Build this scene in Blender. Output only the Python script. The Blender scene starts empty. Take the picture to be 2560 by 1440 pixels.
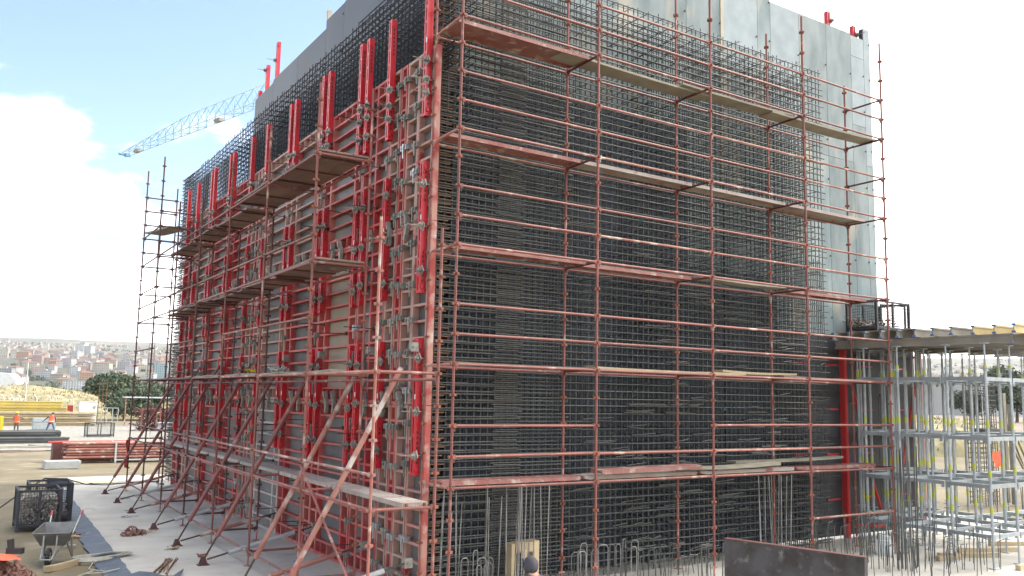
import bpy, bmesh, math, random
from mathutils import Vector, Matrix, Quaternion, noise
random.seed(7)
R = math.radians
scene = bpy.context.scene
col = scene.collection

# ------------------------------------------------------------------ camera
CAM = Vector((-7.376, -13.6455, 3.4388))
YAW, PIT, ROL = -0.5905, 0.1233, 0.0196
_fw = Vector((-math.sin(YAW) * math.cos(PIT), math.cos(YAW) * math.cos(PIT), math.sin(PIT)))
_rt = Vector((math.cos(YAW), math.sin(YAW), 0))
_up = _rt.cross(_fw)
_r2 = math.cos(ROL) * _rt + math.sin(ROL) * _up
_u2 = -math.sin(ROL) * _rt + math.cos(ROL) * _up
cd = bpy.data.cameras.new('camera'); cam = bpy.data.objects.new('camera', cd); col.objects.link(cam)
cd.sensor_width = 36; cd.lens = 31.05; cd.clip_start = 0.1; cd.clip_end = 20000
M = Matrix((_r2, _u2, -_fw)).transposed().to_4x4(); M.translation = CAM
cam.matrix_world = M
scene.camera = cam

# ------------------------------------------------------------------ light
SUN_EL, SUN_AZ = R(47), R(-8)          # azimuth measured from +X towards +Y
sdir = Vector((math.cos(SUN_EL) * math.cos(SUN_AZ), math.cos(SUN_EL) * math.sin(SUN_AZ), math.sin(SUN_EL)))
w = bpy.data.worlds.new('World'); scene.world = w; w.use_nodes = True
nt = w.node_tree; nt.nodes.clear(); N = nt.nodes.new; LK = nt.links.new
out = N('ShaderNodeOutputWorld'); sky = N('ShaderNodeTexSky'); sky.sky_type = 'NISHITA'; sky.sun_disc = False
sky.sun_elevation = SUN_EL; sky.sun_rotation = R(90) - SUN_AZ; sky.air_density = 1.0; sky.dust_density = 1.2
bg1 = N('ShaderNodeBackground'); bg1.inputs[1].default_value = 0.085; LK(sky.outputs[0], bg1.inputs[0])
bg2 = N('ShaderNodeBackground'); bg2.inputs[0].default_value = (1.0, 0.98, 0.945, 1); bg2.inputs[1].default_value = 1.2
tc = N('ShaderNodeTexCoord'); sep = N('ShaderNodeSeparateXYZ'); LK(tc.outputs['Generated'], sep.inputs[0])
def wm(op, a, b=None, clamp=False):
    n = N('ShaderNodeMath'); n.operation = op; n.use_clamp = clamp
    for i, v in enumerate((a, b)):
        if v is None: continue
        if isinstance(v, (int, float)): n.inputs[i].default_value = v
        else: LK(v, n.inputs[i])
    return n.outputs[0]
zden = wm('ADD', wm('MAXIMUM', sep.outputs[2], 0.0), 0.22)
cx = wm('DIVIDE', sep.outputs[0], zden); cy = wm('DIVIDE', sep.outputs[1], zden)
cmb = N('ShaderNodeCombineXYZ'); LK(cx, cmb.inputs[0]); LK(cy, cmb.inputs[1]); cmb.inputs[2].default_value = 4.3
nz = N('ShaderNodeTexNoise'); nz.inputs['Scale'].default_value = 0.75; nz.inputs['Detail'].default_value = 7; nz.inputs['Roughness'].default_value = 0.52
LK(cmb.outputs[0], nz.inputs['Vector'])
dot = N('ShaderNodeVectorMath'); dot.operation = 'DOT_PRODUCT'; LK(tc.outputs['Generated'], dot.inputs[0]); dot.inputs[1].default_value = sdir
glow = wm('MULTIPLY', wm('MAXIMUM', wm('SUBTRACT', dot.outputs['Value'], 0.42), 0.0), 0.9)
horizon = wm('MULTIPLY', wm('MAXIMUM', wm('SUBTRACT', 0.40, sep.outputs[2]), 0.0), 0.62)
cov = wm('ADD', wm('ADD', nz.outputs[0], glow), horizon)
ramp = N('ShaderNodeValToRGB'); ramp.color_ramp.elements[0].position = 0.60; ramp.color_ramp.elements[1].position = 0.69
LK(cov, ramp.inputs[0])
mx = N('ShaderNodeMixShader'); LK(ramp.outputs[0], mx.inputs[0]); LK(bg1.outputs[0], mx.inputs[1]); LK(bg2.outputs[0], mx.inputs[2])
LK(mx.outputs[0], out.inputs[0])
sl = bpy.data.lights.new('sun', 'SUN'); sl.energy = 1.1; sl.angle = R(10); sl.color = (1.0, 0.95, 0.86)
so = bpy.data.objects.new('sun', sl); col.objects.link(so); so.rotation_mode = 'QUATERNION'
so.rotation_quaternion = sdir.to_track_quat('Z', 'Y'); so.location = (0, 0, 60)
vs = scene.view_settings; vs.view_transform = 'Standard'; vs.look = 'None'; vs.exposure = 1.85; vs.gamma = 1; vs.use_curve_mapping = False
scene.cycles.volume_bounces = 1
scene.cycles.max_bounces = 6; scene.cycles.diffuse_bounces = 3; scene.cycles.glossy_bounces = 2

# ------------------------------------------------------------------ frames
ANG = 0.0347
RZL = math.pi / 2 - ANG                       # left wall: local x along the wall, local y outwards
DL = Vector((math.sin(ANG), math.cos(ANG), 0)); NL = Vector((-math.cos(ANG), math.sin(ANG), 0))
def LW(u, v, z): return DL * u + NL * v + Vector((0, 0, z))
def ray(px, py):                              # used to set out far things at a chosen distance
    return (px - 1280) / 2208.06 * _r2 - (py - 720) / 2208.06 * _u2 + _fw
def at(px, py, d): return CAM + ray(px, py) * d
def ground_at(px, py, z=0.0):
    d = ray(px, py); return CAM + d * ((z - CAM.z) / d.z)

# ------------------------------------------------------------------ materials
MATS = {}
def mat(name, c1, c2=None, scale=3.0, rough=0.65, metal=0.0, bump=0.0, bscale=None, spot=None, rnd=0.0, detail=5.0, lo=0.35, hi=0.65, stretch=None, coat=0):
    m = bpy.data.materials.new(name); MATS[name] = m; m.use_nodes = True
    t = m.node_tree; b = t.nodes['Principled BSDF']; n = t.nodes.new; l = t.links.new
    b.inputs['Roughness'].default_value = rough; b.inputs['Metallic'].default_value = metal
    g = n('ShaderNodeNewGeometry'); vec = g.outputs['Position']
    if stretch:
        mp = n('ShaderNodeMapping'); mp.inputs['Scale'].default_value = stretch; l(vec, mp.inputs[0]); vec = mp.outputs[0]
    def nz_(s, d=detail):
        x = n('ShaderNodeTexNoise'); x.inputs['Scale'].default_value = s; x.inputs['Detail'].default_value = d; l(vec, x.inputs['Vector']); return x.outputs[0]
    def rm(x, a, bb):
        r = n('ShaderNodeValToRGB'); r.color_ramp.elements[0].position = a; r.color_ramp.elements[1].position = bb; l(x, r.inputs[0]); return r.outputs[0]
    def mix(f, a, bb):
        x = n('ShaderNodeMix'); x.data_type = 'RGBA'
        for i, v in ((0, f), (6, a), (7, bb)):
            if isinstance(v, tuple): x.inputs[i].default_value = (*v, 1) if len(v) == 3 else v
            elif isinstance(v, float): x.inputs[i].default_value = v
            else: l(v, x.inputs[i])
        return x.outputs[2]
    c = c1
    if c2: c = mix(rm(nz_(scale), lo, hi), c1, c2)
    if spot:
        sc_, ss, a, bb = spot[0], spot[1], spot[2], spot[3]
        c = mix(rm(nz_(ss, 6.0), a, bb), c, sc_)
    if rnd:
        oi = n('ShaderNodeObjectInfo'); hs = n('ShaderNodeHueSaturation'); mr = n('ShaderNodeMapRange')
        l(oi.outputs['Random'], mr.inputs[0]); mr.inputs[3].default_value = 1 - rnd; mr.inputs[4].default_value = 1 + rnd
        l(mr.outputs[0], hs.inputs['Value'])
        if isinstance(c, tuple): hs.inputs['Color'].default_value = (*c, 1)
        else: l(c, hs.inputs['Color'])
        c = hs.outputs[0]
    if isinstance(c, tuple): b.inputs['Base Color'].default_value = (*c, 1)
    else: l(c, b.inputs['Base Color'])
    if bump:
        bp = n('ShaderNodeBump'); bp.inputs['Strength'].default_value = bump; bp.inputs['Distance'].default_value = 0.05
        l(nz_(bscale or scale * 3), bp.inputs['Height']); l(bp.outputs[0], b.inputs['Normal'])
    return m
mat('scaffold_red', (0.265, 0.088, 0.070), (0.185, 0.066, 0.054), 2.2, 0.55, spot=((0.50, 0.36, 0.30), 2.7, 0.60, 0.72), rnd=0.16, bump=0.15, bscale=40)
mat('scaffold_dusty', (0.40, 0.20, 0.15), (0.30, 0.105, 0.08), 2.5, 0.7, spot=((0.55, 0.48, 0.42), 3.0, 0.54, 0.68), rnd=0.15)
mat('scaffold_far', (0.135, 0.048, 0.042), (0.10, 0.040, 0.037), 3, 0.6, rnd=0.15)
mat('coupler_rust', (0.30, 0.10, 0.06), (0.20, 0.07, 0.045), 12, 0.7, rnd=0.2)
mat('soldier_red', (0.58, 0.022, 0.034), (0.50, 0.020, 0.03), 0.9, 0.38, spot=((0.42, 0.12, 0.11), 3, 0.66, 0.8), rnd=0.08)
mat('panel_red', (0.48, 0.040, 0.042), (0.46, 0.15, 0.125), 1.1, 0.55, spot=((0.48, 0.38, 0.33), 2.4, 0.60, 0.76), rnd=0.14)
mat('panel_salmon', (0.46, 0.22, 0.175), (0.44, 0.30, 0.245), 1.3, 0.65, spot=((0.38, 0.05, 0.045), 2.0, 0.60, 0.66), rnd=0.12)
mat('panel_edge', (0.46, 0.23, 0.185), (0.40, 0.07, 0.06), 1.7, 0.6, spot=((0.60, 0.54, 0.48), 1.9, 0.55, 0.66), lo=0.45, hi=0.55)
mat('panel_white', (0.48, 0.46, 0.44), (0.42, 0.32, 0.29), 1.3, 0.65, rnd=0.1)
mat('ply_grey', (0.098, 0.095, 0.099), (0.155, 0.150, 0.148), 0.9, 0.6, spot=((0.22, 0.205, 0.185), 1.4, 0.60, 0.85), stretch=(1, 1, 0.35), rnd=0.25)
mat('ply_bare', (0.34, 0.28, 0.21), (0.26, 0.215, 0.165), 0.8, 0.7, stretch=(1, 1, 0.3), rnd=0.15)
mat('clamp_steel', (0.31, 0.295, 0.255), (0.20, 0.19, 0.165), 14, 0.55, 0.15, rnd=0.3)
mat('clamp_new', (0.55, 0.57, 0.58), (0.42, 0.44, 0.45), 10, 0.35, 0.6, rnd=0.1)
mat('rod_dark', (0.055, 0.045, 0.04), (0.09, 0.06, 0.045), 10, 0.6, 0.3)
mat('rebar', (0.066, 0.068, 0.065), (0.096, 0.096, 0.089), 1.6, 0.6, 0.1, spot=((0.20, 0.10, 0.05), 1.1, 0.70, 0.84), rnd=0.25)
mat('rebar_mid', (0.070, 0.073, 0.073), (0.098, 0.099, 0.094), 1.6, 0.6, 0.1, rnd=0.2)
mat('rebar_shaded', (0.026, 0.029, 0.032), (0.040, 0.043, 0.046), 1.6, 0.6, 0.1, rnd=0.1)  # darker copy of the rebar, paints the shade deep inside the cage
mat('rebar_rust', (0.21, 0.105, 0.05), (0.14, 0.075, 0.045), 6, 0.75, 0.1, rnd=0.2)
mat('rebar_left', (0.030, 0.031, 0.036), (0.045, 0.045, 0.050), 2, 0.6, 0.25, rnd=0.2)
mat('rebar_pale', (0.30, 0.30, 0.29), (0.15, 0.145, 0.135), 3, 0.5, 0.4, rnd=0.2)
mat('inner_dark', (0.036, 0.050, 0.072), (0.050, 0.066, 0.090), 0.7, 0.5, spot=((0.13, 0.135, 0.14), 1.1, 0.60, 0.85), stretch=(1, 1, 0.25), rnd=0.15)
mat('inner_grey', (0.135, 0.185, 0.195), (0.27, 0.32, 0.325), 1.6, 0.6, spot=((0.36, 0.34, 0.28), 1.4, 0.54, 0.68), stretch=(1, 1, 0.4), rnd=0.14, bump=0.1, bscale=8, detail=9)
mat('inner_pale', (0.30, 0.355, 0.375), (0.24, 0.29, 0.31), 2.2, 0.5, rnd=0.06, detail=9)
mat('seam_timber', (0.52, 0.46, 0.36), (0.42, 0.36, 0.27), 3, 0.7)
mat('timber', (0.50, 0.40, 0.25), (0.40, 0.31, 0.19), 2.5, 0.75, stretch=(1, 1, 1), rnd=0.18, bump=0.1)
mat('timber_grey', (0.31, 0.285, 0.22), (0.235, 0.21, 0.165), 2.0, 0.8, rnd=0.15, bump=0.1)
mat('timber_dirty', (0.30, 0.215, 0.175), (0.22, 0.15, 0.125), 1.6, 0.8, spot=((0.42, 0.36, 0.30), 2.5, 0.62, 0.75), rnd=0.15)
mat('beam_yellow_lit', (0.60, 0.47, 0.22), (0.52, 0.40, 0.18), 3, 0.5, rnd=0.08)  # yellow timber brightened to stand in for direct sun
mat('beam_weathered_shaded', (0.33, 0.30, 0.25), (0.24, 0.22, 0.19), 2, 0.75, rnd=0.1)  # weathered grey timber; on the upper slab beams it also paints shade
mat('cap_blue', (0.10, 0.20, 0.42), None, rough=0.5)
mat('steel_deck', (0.40, 0.37, 0.33), (0.34, 0.26, 0.225), 2.2, 0.6, spot=((0.30, 0.09, 0.07), 3, 0.60, 0.72), rnd=0.1, bump=0.25, bscale=35)
mat('deck_red', (0.29, 0.095, 0.08), (0.34, 0.18, 0.155), 3, 0.6, spot=((0.52, 0.44, 0.38), 4, 0.56, 0.7), rnd=0.12, bump=0.4, bscale=45)
mat('galv', (0.44, 0.475, 0.49), (0.34, 0.37, 0.385), 6, 0.45, 0.25, rnd=0.1)
mat('band_yellow', (0.46, 0.50, 0.06), None, rough=0.5)
mat('annex_red', (0.62, 0.035, 0.035), (0.55, 0.045, 0.045), 2, 0.45)
mat('annex_dark', (0.045, 0.048, 0.055), (0.065, 0.068, 0.075), 1, 0.55, rnd=0.1)
mat('loose_ply', (0.034, 0.025, 0.023), (0.075, 0.068, 0.070), 3.2, 0.55, spot=((0.17, 0.15, 0.14), 7.0, 0.58, 0.74), bump=0.1)
mat('concrete', (0.52, 0.495, 0.44), (0.41, 0.385, 0.335), 0.7, 0.85, spot=((0.27, 0.25, 0.225), 1.3, 0.60, 0.75), bump=0.25, bscale=9, detail=8)
mat('concrete_block', (0.44, 0.45, 0.44), (0.36, 0.37, 0.36), 4, 0.85, bump=0.2)
mat('dirt', (0.205, 0.168, 0.102), (0.135, 0.110, 0.066), 0.35, 0.95, spot=((0.25, 0.215, 0.15), 0.9, 0.54, 0.74), bump=0.5, bscale=5, detail=9)
mat('gravel', (0.33, 0.315, 0.275), (0.20, 0.19, 0.165), 2.5, 0.95, spot=((0.16, 0.15, 0.14), 3.5, 0.62, 0.70), bump=0.6, bscale=9, detail=9)
mat('membrane', (0.05, 0.066, 0.09), (0.075, 0.092, 0.118), 2.2, 0.6, spot=((0.30, 0.29, 0.27), 3, 0.62, 0.8), bump=0.5, bscale=6)
mat('drygrass', (0.30, 0.25, 0.135), (0.15, 0.14, 0.075), 0.5, 0.95, spot=((0.38, 0.33, 0.21), 0.8, 0.50, 0.7), bump=0.6, bscale=3, detail=9)
mat('grassblade', (0.36, 0.31, 0.175), (0.25, 0.21, 0.11), 0.6, 0.9, rnd=0.1)
mat('farland', (0.095, 0.092, 0.068), (0.066, 0.072, 0.052), 0.004, 0.95, spot=((0.17, 0.155, 0.11), 0.0025, 0.5, 0.65), detail=9)
mat('field', (0.23, 0.185, 0.14), (0.19, 0.15, 0.115), 0.05, 0.95, detail=8)
mat('asphalt_pale', (0.42, 0.41, 0.40), None, rough=0.9)
mat('leaf', (0.055, 0.082, 0.046), (0.095, 0.120, 0.068), 0.6, 0.7, rnd=0.1)
mat('leaf_far', (0.055, 0.078, 0.048), (0.08, 0.10, 0.062), 0.5, 0.8)
mat('bark', (0.12, 0.09, 0.065), None, rough=0.9)
mat('mesh_black', (0.035, 0.037, 0.045), (0.055, 0.056, 0.062), 6, 0.6, 0.2)
mat('scrap_grey', (0.44, 0.41, 0.36), (0.22, 0.205, 0.185), 18, 0.65, 0.1)
mat('scrap_rust', (0.23, 0.10, 0.075), (0.34, 0.20, 0.165), 12, 0.8)
mat('barrow_steel', (0.17, 0.17, 0.165), (0.23, 0.225, 0.21), 6, 0.55, 0.3)
mat('barrow_tube', (0.42, 0.42, 0.40), (0.30, 0.30, 0.29), 8, 0.5, 0.4)
mat('rubber', (0.035, 0.035, 0.036), None, rough=0.8)
mat('grip_red', (0.45, 0.06, 0.07), None, rough=0.6)
mat('rope_white', (0.46, 0.445, 0.38), (0.38, 0.365, 0.31), 12, 0.8)
mat('cable_dark', (0.06, 0.055, 0.05), None, rough=0.7)
mat('vest_orange', (0.90, 0.17, 0.075), (0.85, 0.14, 0.06), 5, 0.7)
mat('vest_band', (0.72, 0.62, 0.36), None, rough=0.6)
mat('cloth_grey', (0.20, 0.20, 0.19), (0.15, 0.15, 0.145), 6, 0.85)
mat('cloth_olive', (0.13, 0.125, 0.10), (0.10, 0.095, 0.08), 6, 0.85)
mat('denim', (0.10, 0.145, 0.21), (0.075, 0.11, 0.165), 6, 0.85)
mat('cloth_dark', (0.05, 0.048, 0.06), (0.065, 0.06, 0.075), 8, 0.85)
mat('skin', (0.36, 0.20, 0.135), None, rough=0.6)
mat('hair', (0.03, 0.022, 0.018), None, rough=0.7)
mat('helmet_yellow', (0.80, 0.62, 0.02), None, rough=0.4)
mat('white_paint', (0.78, 0.80, 0.78), (0.70, 0.72, 0.70), 1.5, 0.5)
mat('pale_steel', (0.56, 0.58, 0.58), (0.46, 0.48, 0.48), 3, 0.5, 0.2)
mat('yellow_timber', (0.72, 0.55, 0.12), (0.60, 0.46, 0.13), 0.7, 0.6, rnd=0.15)
mat('crane_blue', (0.15, 0.35, 0.52), (0.20, 0.40, 0.56), 3, 0.5)
mat('crane_white', (0.68, 0.74, 0.78), None, rough=0.5)
mat('sign_red', (0.32, 0.04, 0.045), None, rough=0.5)
mat('stone_fence', (0.62, 0.61, 0.57), None, rough=0.8)
mat('green_tie', (0.03, 0.10, 0.10), None, rough=0.6)
mat('roof_red', (0.21, 0.115, 0.09), (0.16, 0.095, 0.08), 0.08, 0.9)
mat('roof_grey', (0.34, 0.33, 0.32), None, rough=0.9)
mat('win_dark', (0.11, 0.125, 0.15), None, rough=0.3)
for k_, c_ in (('cream', (0.66, 0.60, 0.48)), ('white', (0.74, 0.74, 0.72)), ('pink', (0.60, 0.40, 0.34)), ('orange', (0.62, 0.36, 0.22)), ('grey', (0.46, 0.46, 0.46)), ('teal', (0.40, 0.58, 0.58))):
    mat('wall_' + k_, tuple(x * 0.72 for x in c_), tuple(x * 0.64 for x in c_), 0.08, 0.85)

# ------------------------------------------------------------------ mesh helpers
class MB:
    def __init__(s): s.v = []; s.f = []; s.m = []; s.mi = 0
    def add(s, vs_, fs):
        o = len(s.v); s.v += [tuple(x) for x in vs_]; s.f += [tuple(i + o for i in f) for f in fs]; s.m += [s.mi] * len(fs); return s
    def box(s, c, d, rot=None):
        hx, hy, hz = d[0] / 2, d[1] / 2, d[2] / 2; c = Vector(c)
        p = [Vector((x * hx, y * hy, z * hz)) for z in (-1, 1) for y in (-1, 1) for x in (-1, 1)]
        if rot is not None: p = [rot @ x for x in p]
        return s.add([c + x for x in p], [(0, 2, 3, 1), (4, 5, 7, 6), (0, 1, 5, 4), (2, 6, 7, 3), (0, 4, 6, 2), (1, 3, 7, 5)])
    def bx(s, x0, x1, y0, y1, z0, z1): return s.box(((x0 + x1) / 2, (y0 + y1) / 2, (z0 + z1) / 2), (x1 - x0, y1 - y0, z1 - z0))
    def tube(s, p, q, r, n=6, r2=None, cap=True):
        p = Vector(p); q = Vector(q); d = q - p
        if d.length < 1e-6: return s
        a = d.normalized(); t = Vector((0, 0, 1)) if abs(a.z) < 0.9 else Vector((1, 0, 0)); e = a.cross(t).normalized(); g = a.cross(e)
        r2 = r if r2 is None else r2; vs_ = []
        for c, rr in ((p, r), (q, r2)):
            for i in range(n):
                th = 2 * math.pi * i / n; vs_.append(c + (e * math.cos(th) + g * math.sin(th)) * rr)
        fs = [(i, (i + 1) % n, n + (i + 1) % n, n + i) for i in range(n)]
        if cap: fs += [tuple(range(n - 1, -1, -1)), tuple(range(n, 2 * n))]
        return s.add(vs_, fs)
    def path(s, pts, r, n=6):
        for a, b in zip(pts[:-1], pts[1:]): s.tube(a, b, r, n)
        return s
    def prism(s, poly, axis, a, b):         # polygon in the two other axes
        n = len(poly); vs_ = []
        for t in (a, b):
            for x, y in poly: vs_.append({'x': (t, x, y), 'y': (x, t, y), 'z': (x, y, t)}[axis])
        return s.add(vs_, [(i, (i + 1) % n, n + (i + 1) % n, n + i) for i in range(n)] + [tuple(range(n - 1, -1, -1)), tuple(range(n, 2 * n))])
    def mesh(s, name, mats, smooth=False):
        me = bpy.data.meshes.new(name); me.from_pydata(s.v, [], s.f); me.update()
        for m_ in (mats if isinstance(mats, (list, tuple)) else [mats]): me.materials.append(MATS[m_])
        if isinstance(mats, (list, tuple)) and len(mats) > 1: me.polygons.foreach_set('material_index', s.m)
        bm = bmesh.new(); bm.from_mesh(me); bmesh.ops.recalc_face_normals(bm, faces=bm.faces); bm.to_mesh(me); bm.free()
        if smooth: me.polygons.foreach_set('use_smooth', [True] * len(me.polygons))
        return me
def ob(name, me, parent=None, loc=(0, 0, 0), rot=None, scale=None, kind=None):
    o = bpy.data.objects.new(name, me); col.objects.link(o); o.location = loc
    if rot is not None:
        if isinstance(rot, Quaternion): o.rotation_mode = 'QUATERNION'; o.rotation_quaternion = rot
        elif isinstance(rot, (int, float)): o.rotation_euler = (0, 0, rot)
        else: o.rotation_euler = rot
    if scale is not None: o.scale = scale
    if parent: o.parent = parent
    if kind: o['kind'] = kind
    return o
def tag(o, label, cat, group=None):
    o['label'] = label; o['category'] = cat
    if group: o['group'] = group
    return o
def thing(name, label, cat, loc=(0, 0, 0), rz=0.0, group=None):
    o = ob(name, None, None, loc, rz); o.empty_display_size = 0.2
    return tag(o, label, cat, group)
def struct(name, me, loc=(0, 0, 0), rz=0.0):
    o = ob(name, me, None, loc, rz); o['kind'] = 'structure'; return o
CACHE = {}
def cached(key, fn):
    if key not in CACHE: CACHE[key] = fn()
    return CACHE[key]
def bar(name, p, q, r, m, parent=None, n=7, rel=None):
    """a round bar as an object of its own; p, q in the parent's local frame"""
    p = Vector(p); q = Vector(q); d = q - p
    me = cached(('cyl', round(r, 4), n, m), lambda: MB().tube((0, 0, 0), (0, 0, 1), r, n).mesh('bar', m, False))
    return ob(name, me, parent, p, Vector((0, 0, 1)).rotation_difference(d.normalized()), (1, 1, d.length))
def xquat(d): return Vector((1, 0, 0)).rotation_difference(Vector(d).normalized())
ORD = ['first', 'second', 'third', 'fourth', 'fifth', 'sixth', 'seventh', 'eighth', 'ninth', 'tenth', 'eleventh', 'twelfth', 'thirteenth', 'fourteenth', 'fifteenth', 'sixteenth', 'seventeenth', 'eighteenth', 'nineteenth', 'twentieth']

# ================================================================== SETTING
def rnd(a, b): return random.uniform(a, b)
DZ = -0.07
def ground_mesh():
    # fine near the site, coarse to the horizon
    xs = [-280, -200, -120, -70] + [-40 + 2 * i for i in range(46)] + [70, 120, 200, 280]
    ys = [-290, -200, -100, -50] + [-30 + 2 * i for i in range(66)] + [120, 160, 220, 270]
    v = []; f = []
    for j, y in enumerate(ys):
        for i, x in enumerate(xs):
            z = DZ + 0.03 * noise.noise(Vector((x * .21, y * .21, 0)))
            v.append((x, y, z))
    nx = len(xs)
    for j in range(len(ys) - 1):
        for i in range(nx - 1): f.append((j * nx + i, j * nx + i + 1, (j + 1) * nx + i + 1, (j + 1) * nx + i))
    b = MB(); b.add(v, f); return b.mesh('ground', 'dirt', True)
struct('ground', ground_mesh())
# concrete slab the walls stand on
slab_poly = [(-4.15, -3.2), (-3.75, 4.4), (-3.5, 8.6), (-2.95, 18.5), (-2.45, 25.2), (9, 25.4), (21, 24), (21, -3.9), (12.5, -3.9), (3.2, -5.0)]
b = MB(); b.prism(slab_poly, 'z', -0.25, 0.0); struct('slab', b.mesh('slab', 'concrete'))
b = MB(); b.bx(9.2, 21, -4.5, -3.905, -0.3, 0.05); struct('slab_edge', b.mesh('slab_edge', 'concrete_block'))
# membrane strip along the slab edge
def strip():
    b = MB(); prev = None; n = 60
    edge = [(-4.15, -3.2), (-3.75, 4.4), (-3.5, 8.6), (-2.95, 18.5), (-2.75, 21.0)]
    def epos(y):
        for (x0, y0), (x1, y1) in zip(edge[:-1], edge[1:]):
            if y <= y1: return x0 + (x1 - x0) * (y - y0) / (y1 - y0)
        return edge[-1][0]
    vs_ = []; fs = []
    for i in range(n + 1):
        y = -1.0 + (20.5 + 1.0) * i / n; x1 = epos(y) + 0.06
        wd = 0.46 + 0.10 * noise.noise(Vector((y * .9, 0, 0)))
        if y < 6.2: wd += 0.22 * noise.noise(Vector((y * 1.3, 3, 0)))
        for k in range(5):
            t = k / 4; x = x1 - wd * t
            z = 0.012 * (1 - t) - 0.045 * t + 0.022 * noise.noise(Vector((x * 4, y * 3, 1))) + 0.012
            vs_.append((x + 0.04 * noise.noise(Vector((y * 2.1, k, 0))), y, z))
    for i in range(n):
        for k in range(4): fs.append((i * 5 + k, i * 5 + k + 1, (i + 1) * 5 + k + 1, (i + 1) * 5 + k))
    b.add(vs_, fs); return b.mesh('strip', 'membrane', True)
tag(ob('membrane_strip', strip()), 'blue-grey waterproofing membrane strip lying along the slab edge', 'membrane')
b = MB()
for i in range(8):
    for j in range(5):
        x = -4.25 + i * 0.16; y = 3.1 + j * 0.3
        b.v.append((x + 0.1 * j, y + 0.3 * math.sin(i), 0.025 + 0.05 * noise.noise(Vector((x * 3, y * 3, 5)))))
b.f = [(j + 5 * i, j + 1 + 5 * i, j + 1 + 5 * (i + 1), j + 5 * (i + 1)) for i in range(7) for j in range(4)]; b.m = [0] * len(b.f)
tag(ob('membrane_sheet', b.mesh('sheet', 'membrane', True)), 'torn offcut of membrane sheet crumpled on the slab corner near the white rope', 'membrane')
# gravel yard behind, haul of pale gravel
def patch(name, poly, z, m):
    b = MB(); n = len(poly); b.add([(x, y, z) for x, y in poly], [tuple(range(n))]); return struct(name, b.mesh(name, m))
patch('gravel_yard', [(-9, 44), (8, 42), (40, 40), (46, 78), (14, 80), (-12, 80)], DZ + 0.045, 'gravel')
# right-hand field, road and embankment
patch('field', [(30, 60), (60, 42), (260, 60), (420, 320), (160, 330)], DZ + 0.06, 'field')
patch('road', [(28, 58.5), (30, 60), (62, 42), (130, 47), (131, 44), (62, 39)], DZ + 0.07, 'asphalt_pale')
def hump(name, cx, cy, rx, ry, h, rot, m, seed, nx=40, ny=24):
    b = MB(); ca, sa = math.cos(rot), math.sin(rot)
    for j in range(ny + 1):
        for i in range(nx + 1):
            a = -1 + 2 * i / nx; c = -1 + 2 * j / ny
            r = max(0.0, 1 - a * a) ** 0.8 * max(0.0, 1 - c * c) ** 0.7
            x = a * rx; y = c * ry
            z = DZ - 0.1 + h * r * (1 + 0.35 * noise.noise(Vector((x * .13, y * .13, seed)))) + 0.25 * r * noise.noise(Vector((x * .7, y * .7, seed)))
            b.v.append((cx + x * ca - y * sa, cy + x * sa + y * ca, z))
    b.f = [(j * (nx + 1) + i, j * (nx + 1) + i + 1, (j + 1) * (nx + 1) + i + 1, (j + 1) * (nx + 1) + i) for j in range(ny) for i in range(nx)]
    b.m = [0] * len(b.f)
    return struct(name, b.mesh(name, m, True))
mound = hump('mound', -2.0, 118, 24, 15, 3.9, 0.05, 'drygrass', 2.0)
mound2 = hump('mound', 34, 122, 18, 10, 2.5, 0.0, 'drygrass', 6.0)
bank = hump('embankment', 50, 29, 22, 6, 2.6, -0.42, 'drygrass', 9.0)
def blades(name, humps, n, label, h=0.45):
    b = MB()
    for hm in humps:
        vs_ = [v.co for v in hm.data.vertices]; zs = max(v.z for v in vs_)
        for _ in range(n):
            c = random.choice(vs_)
            if c.z < 0.25: continue
            x = c.x + rnd(-.7, .7); y = c.y + rnd(-.7, .7); a = rnd(0, 6.28); hh = h * rnd(.5, 1.5)
            d = Vector((math.cos(a), math.sin(a), 0)) * 0.09
            p = Vector((x, y, c.z - 0.12))
            b.add([p - d, p + d, p + Vector((rnd(-.2, .2), rnd(-.2, .2), hh))], [(0, 1, 2)])
    o = ob(name, b.mesh(name, 'grassblade')); o['kind'] = 'stuff'; o['label'] = label; o['category'] = 'grass'
blades('dry_grass', [mound, mound2], 9000, 'straw-coloured dry grass covering the earth mounds behind the yard', 0.26)
blades('bank_grass', [bank], 3500, 'straw-coloured dry grass on the embankment beyond the shoring', 0.3)
# far hills: ring of terrain round the place
PROF = [(180, -0.5), (400, -1.5), (700, -6), (1100, -5), (1450, 6), (1900, 34), (2700, 84), (3600, 132), (4300, 176), (4900, 230), (5500, 270), (6900, 245)]
def prof(d):
    for (d0, z0), (d1, z1) in zip(PROF[:-1], PROF[1:]):
        if d <= d1: return z0 + (z1 - z0) * max(0, (d - d0) / (d1 - d0))
    return PROF[-1][1]
def terrain(x, y):
    d = math.hypot(x - CAM.x, y - CAM.y); k = min(1.0, max(0.0, (d - 700) / 1500))
    return prof(d) + k * (22 * noise.noise(Vector((x / 1500, y / 1500, 0))) + 7 * noise.noise(Vector((x / 420, y / 420, 3))))
b = MB(); NA = 150; ds = [180, 280, 400, 550, 700, 900, 1100, 1280, 1450, 1650, 1900, 2300, 2700, 3150, 3600, 4200, 4750, 5100, 5500, 6200, 7000]
for d in ds:
    for i in range(NA):
        th = 2 * math.pi * i / NA; x = CAM.x + d * math.cos(th); y = CAM.y + d * math.sin(th)
        b.v.append((x, y, terrain(x, y) if d > 290 else -0.5))
b.f = [(j * NA + i, j * NA + (i + 1) % NA, (j + 1) * NA + (i + 1) % NA, (j + 1) * NA + i) for j in range(len(ds) - 1) for i in range(NA)]; b.m = [0] * len(b.f)
struct('hills', b.mesh('hills', 'farland', True))

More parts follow.
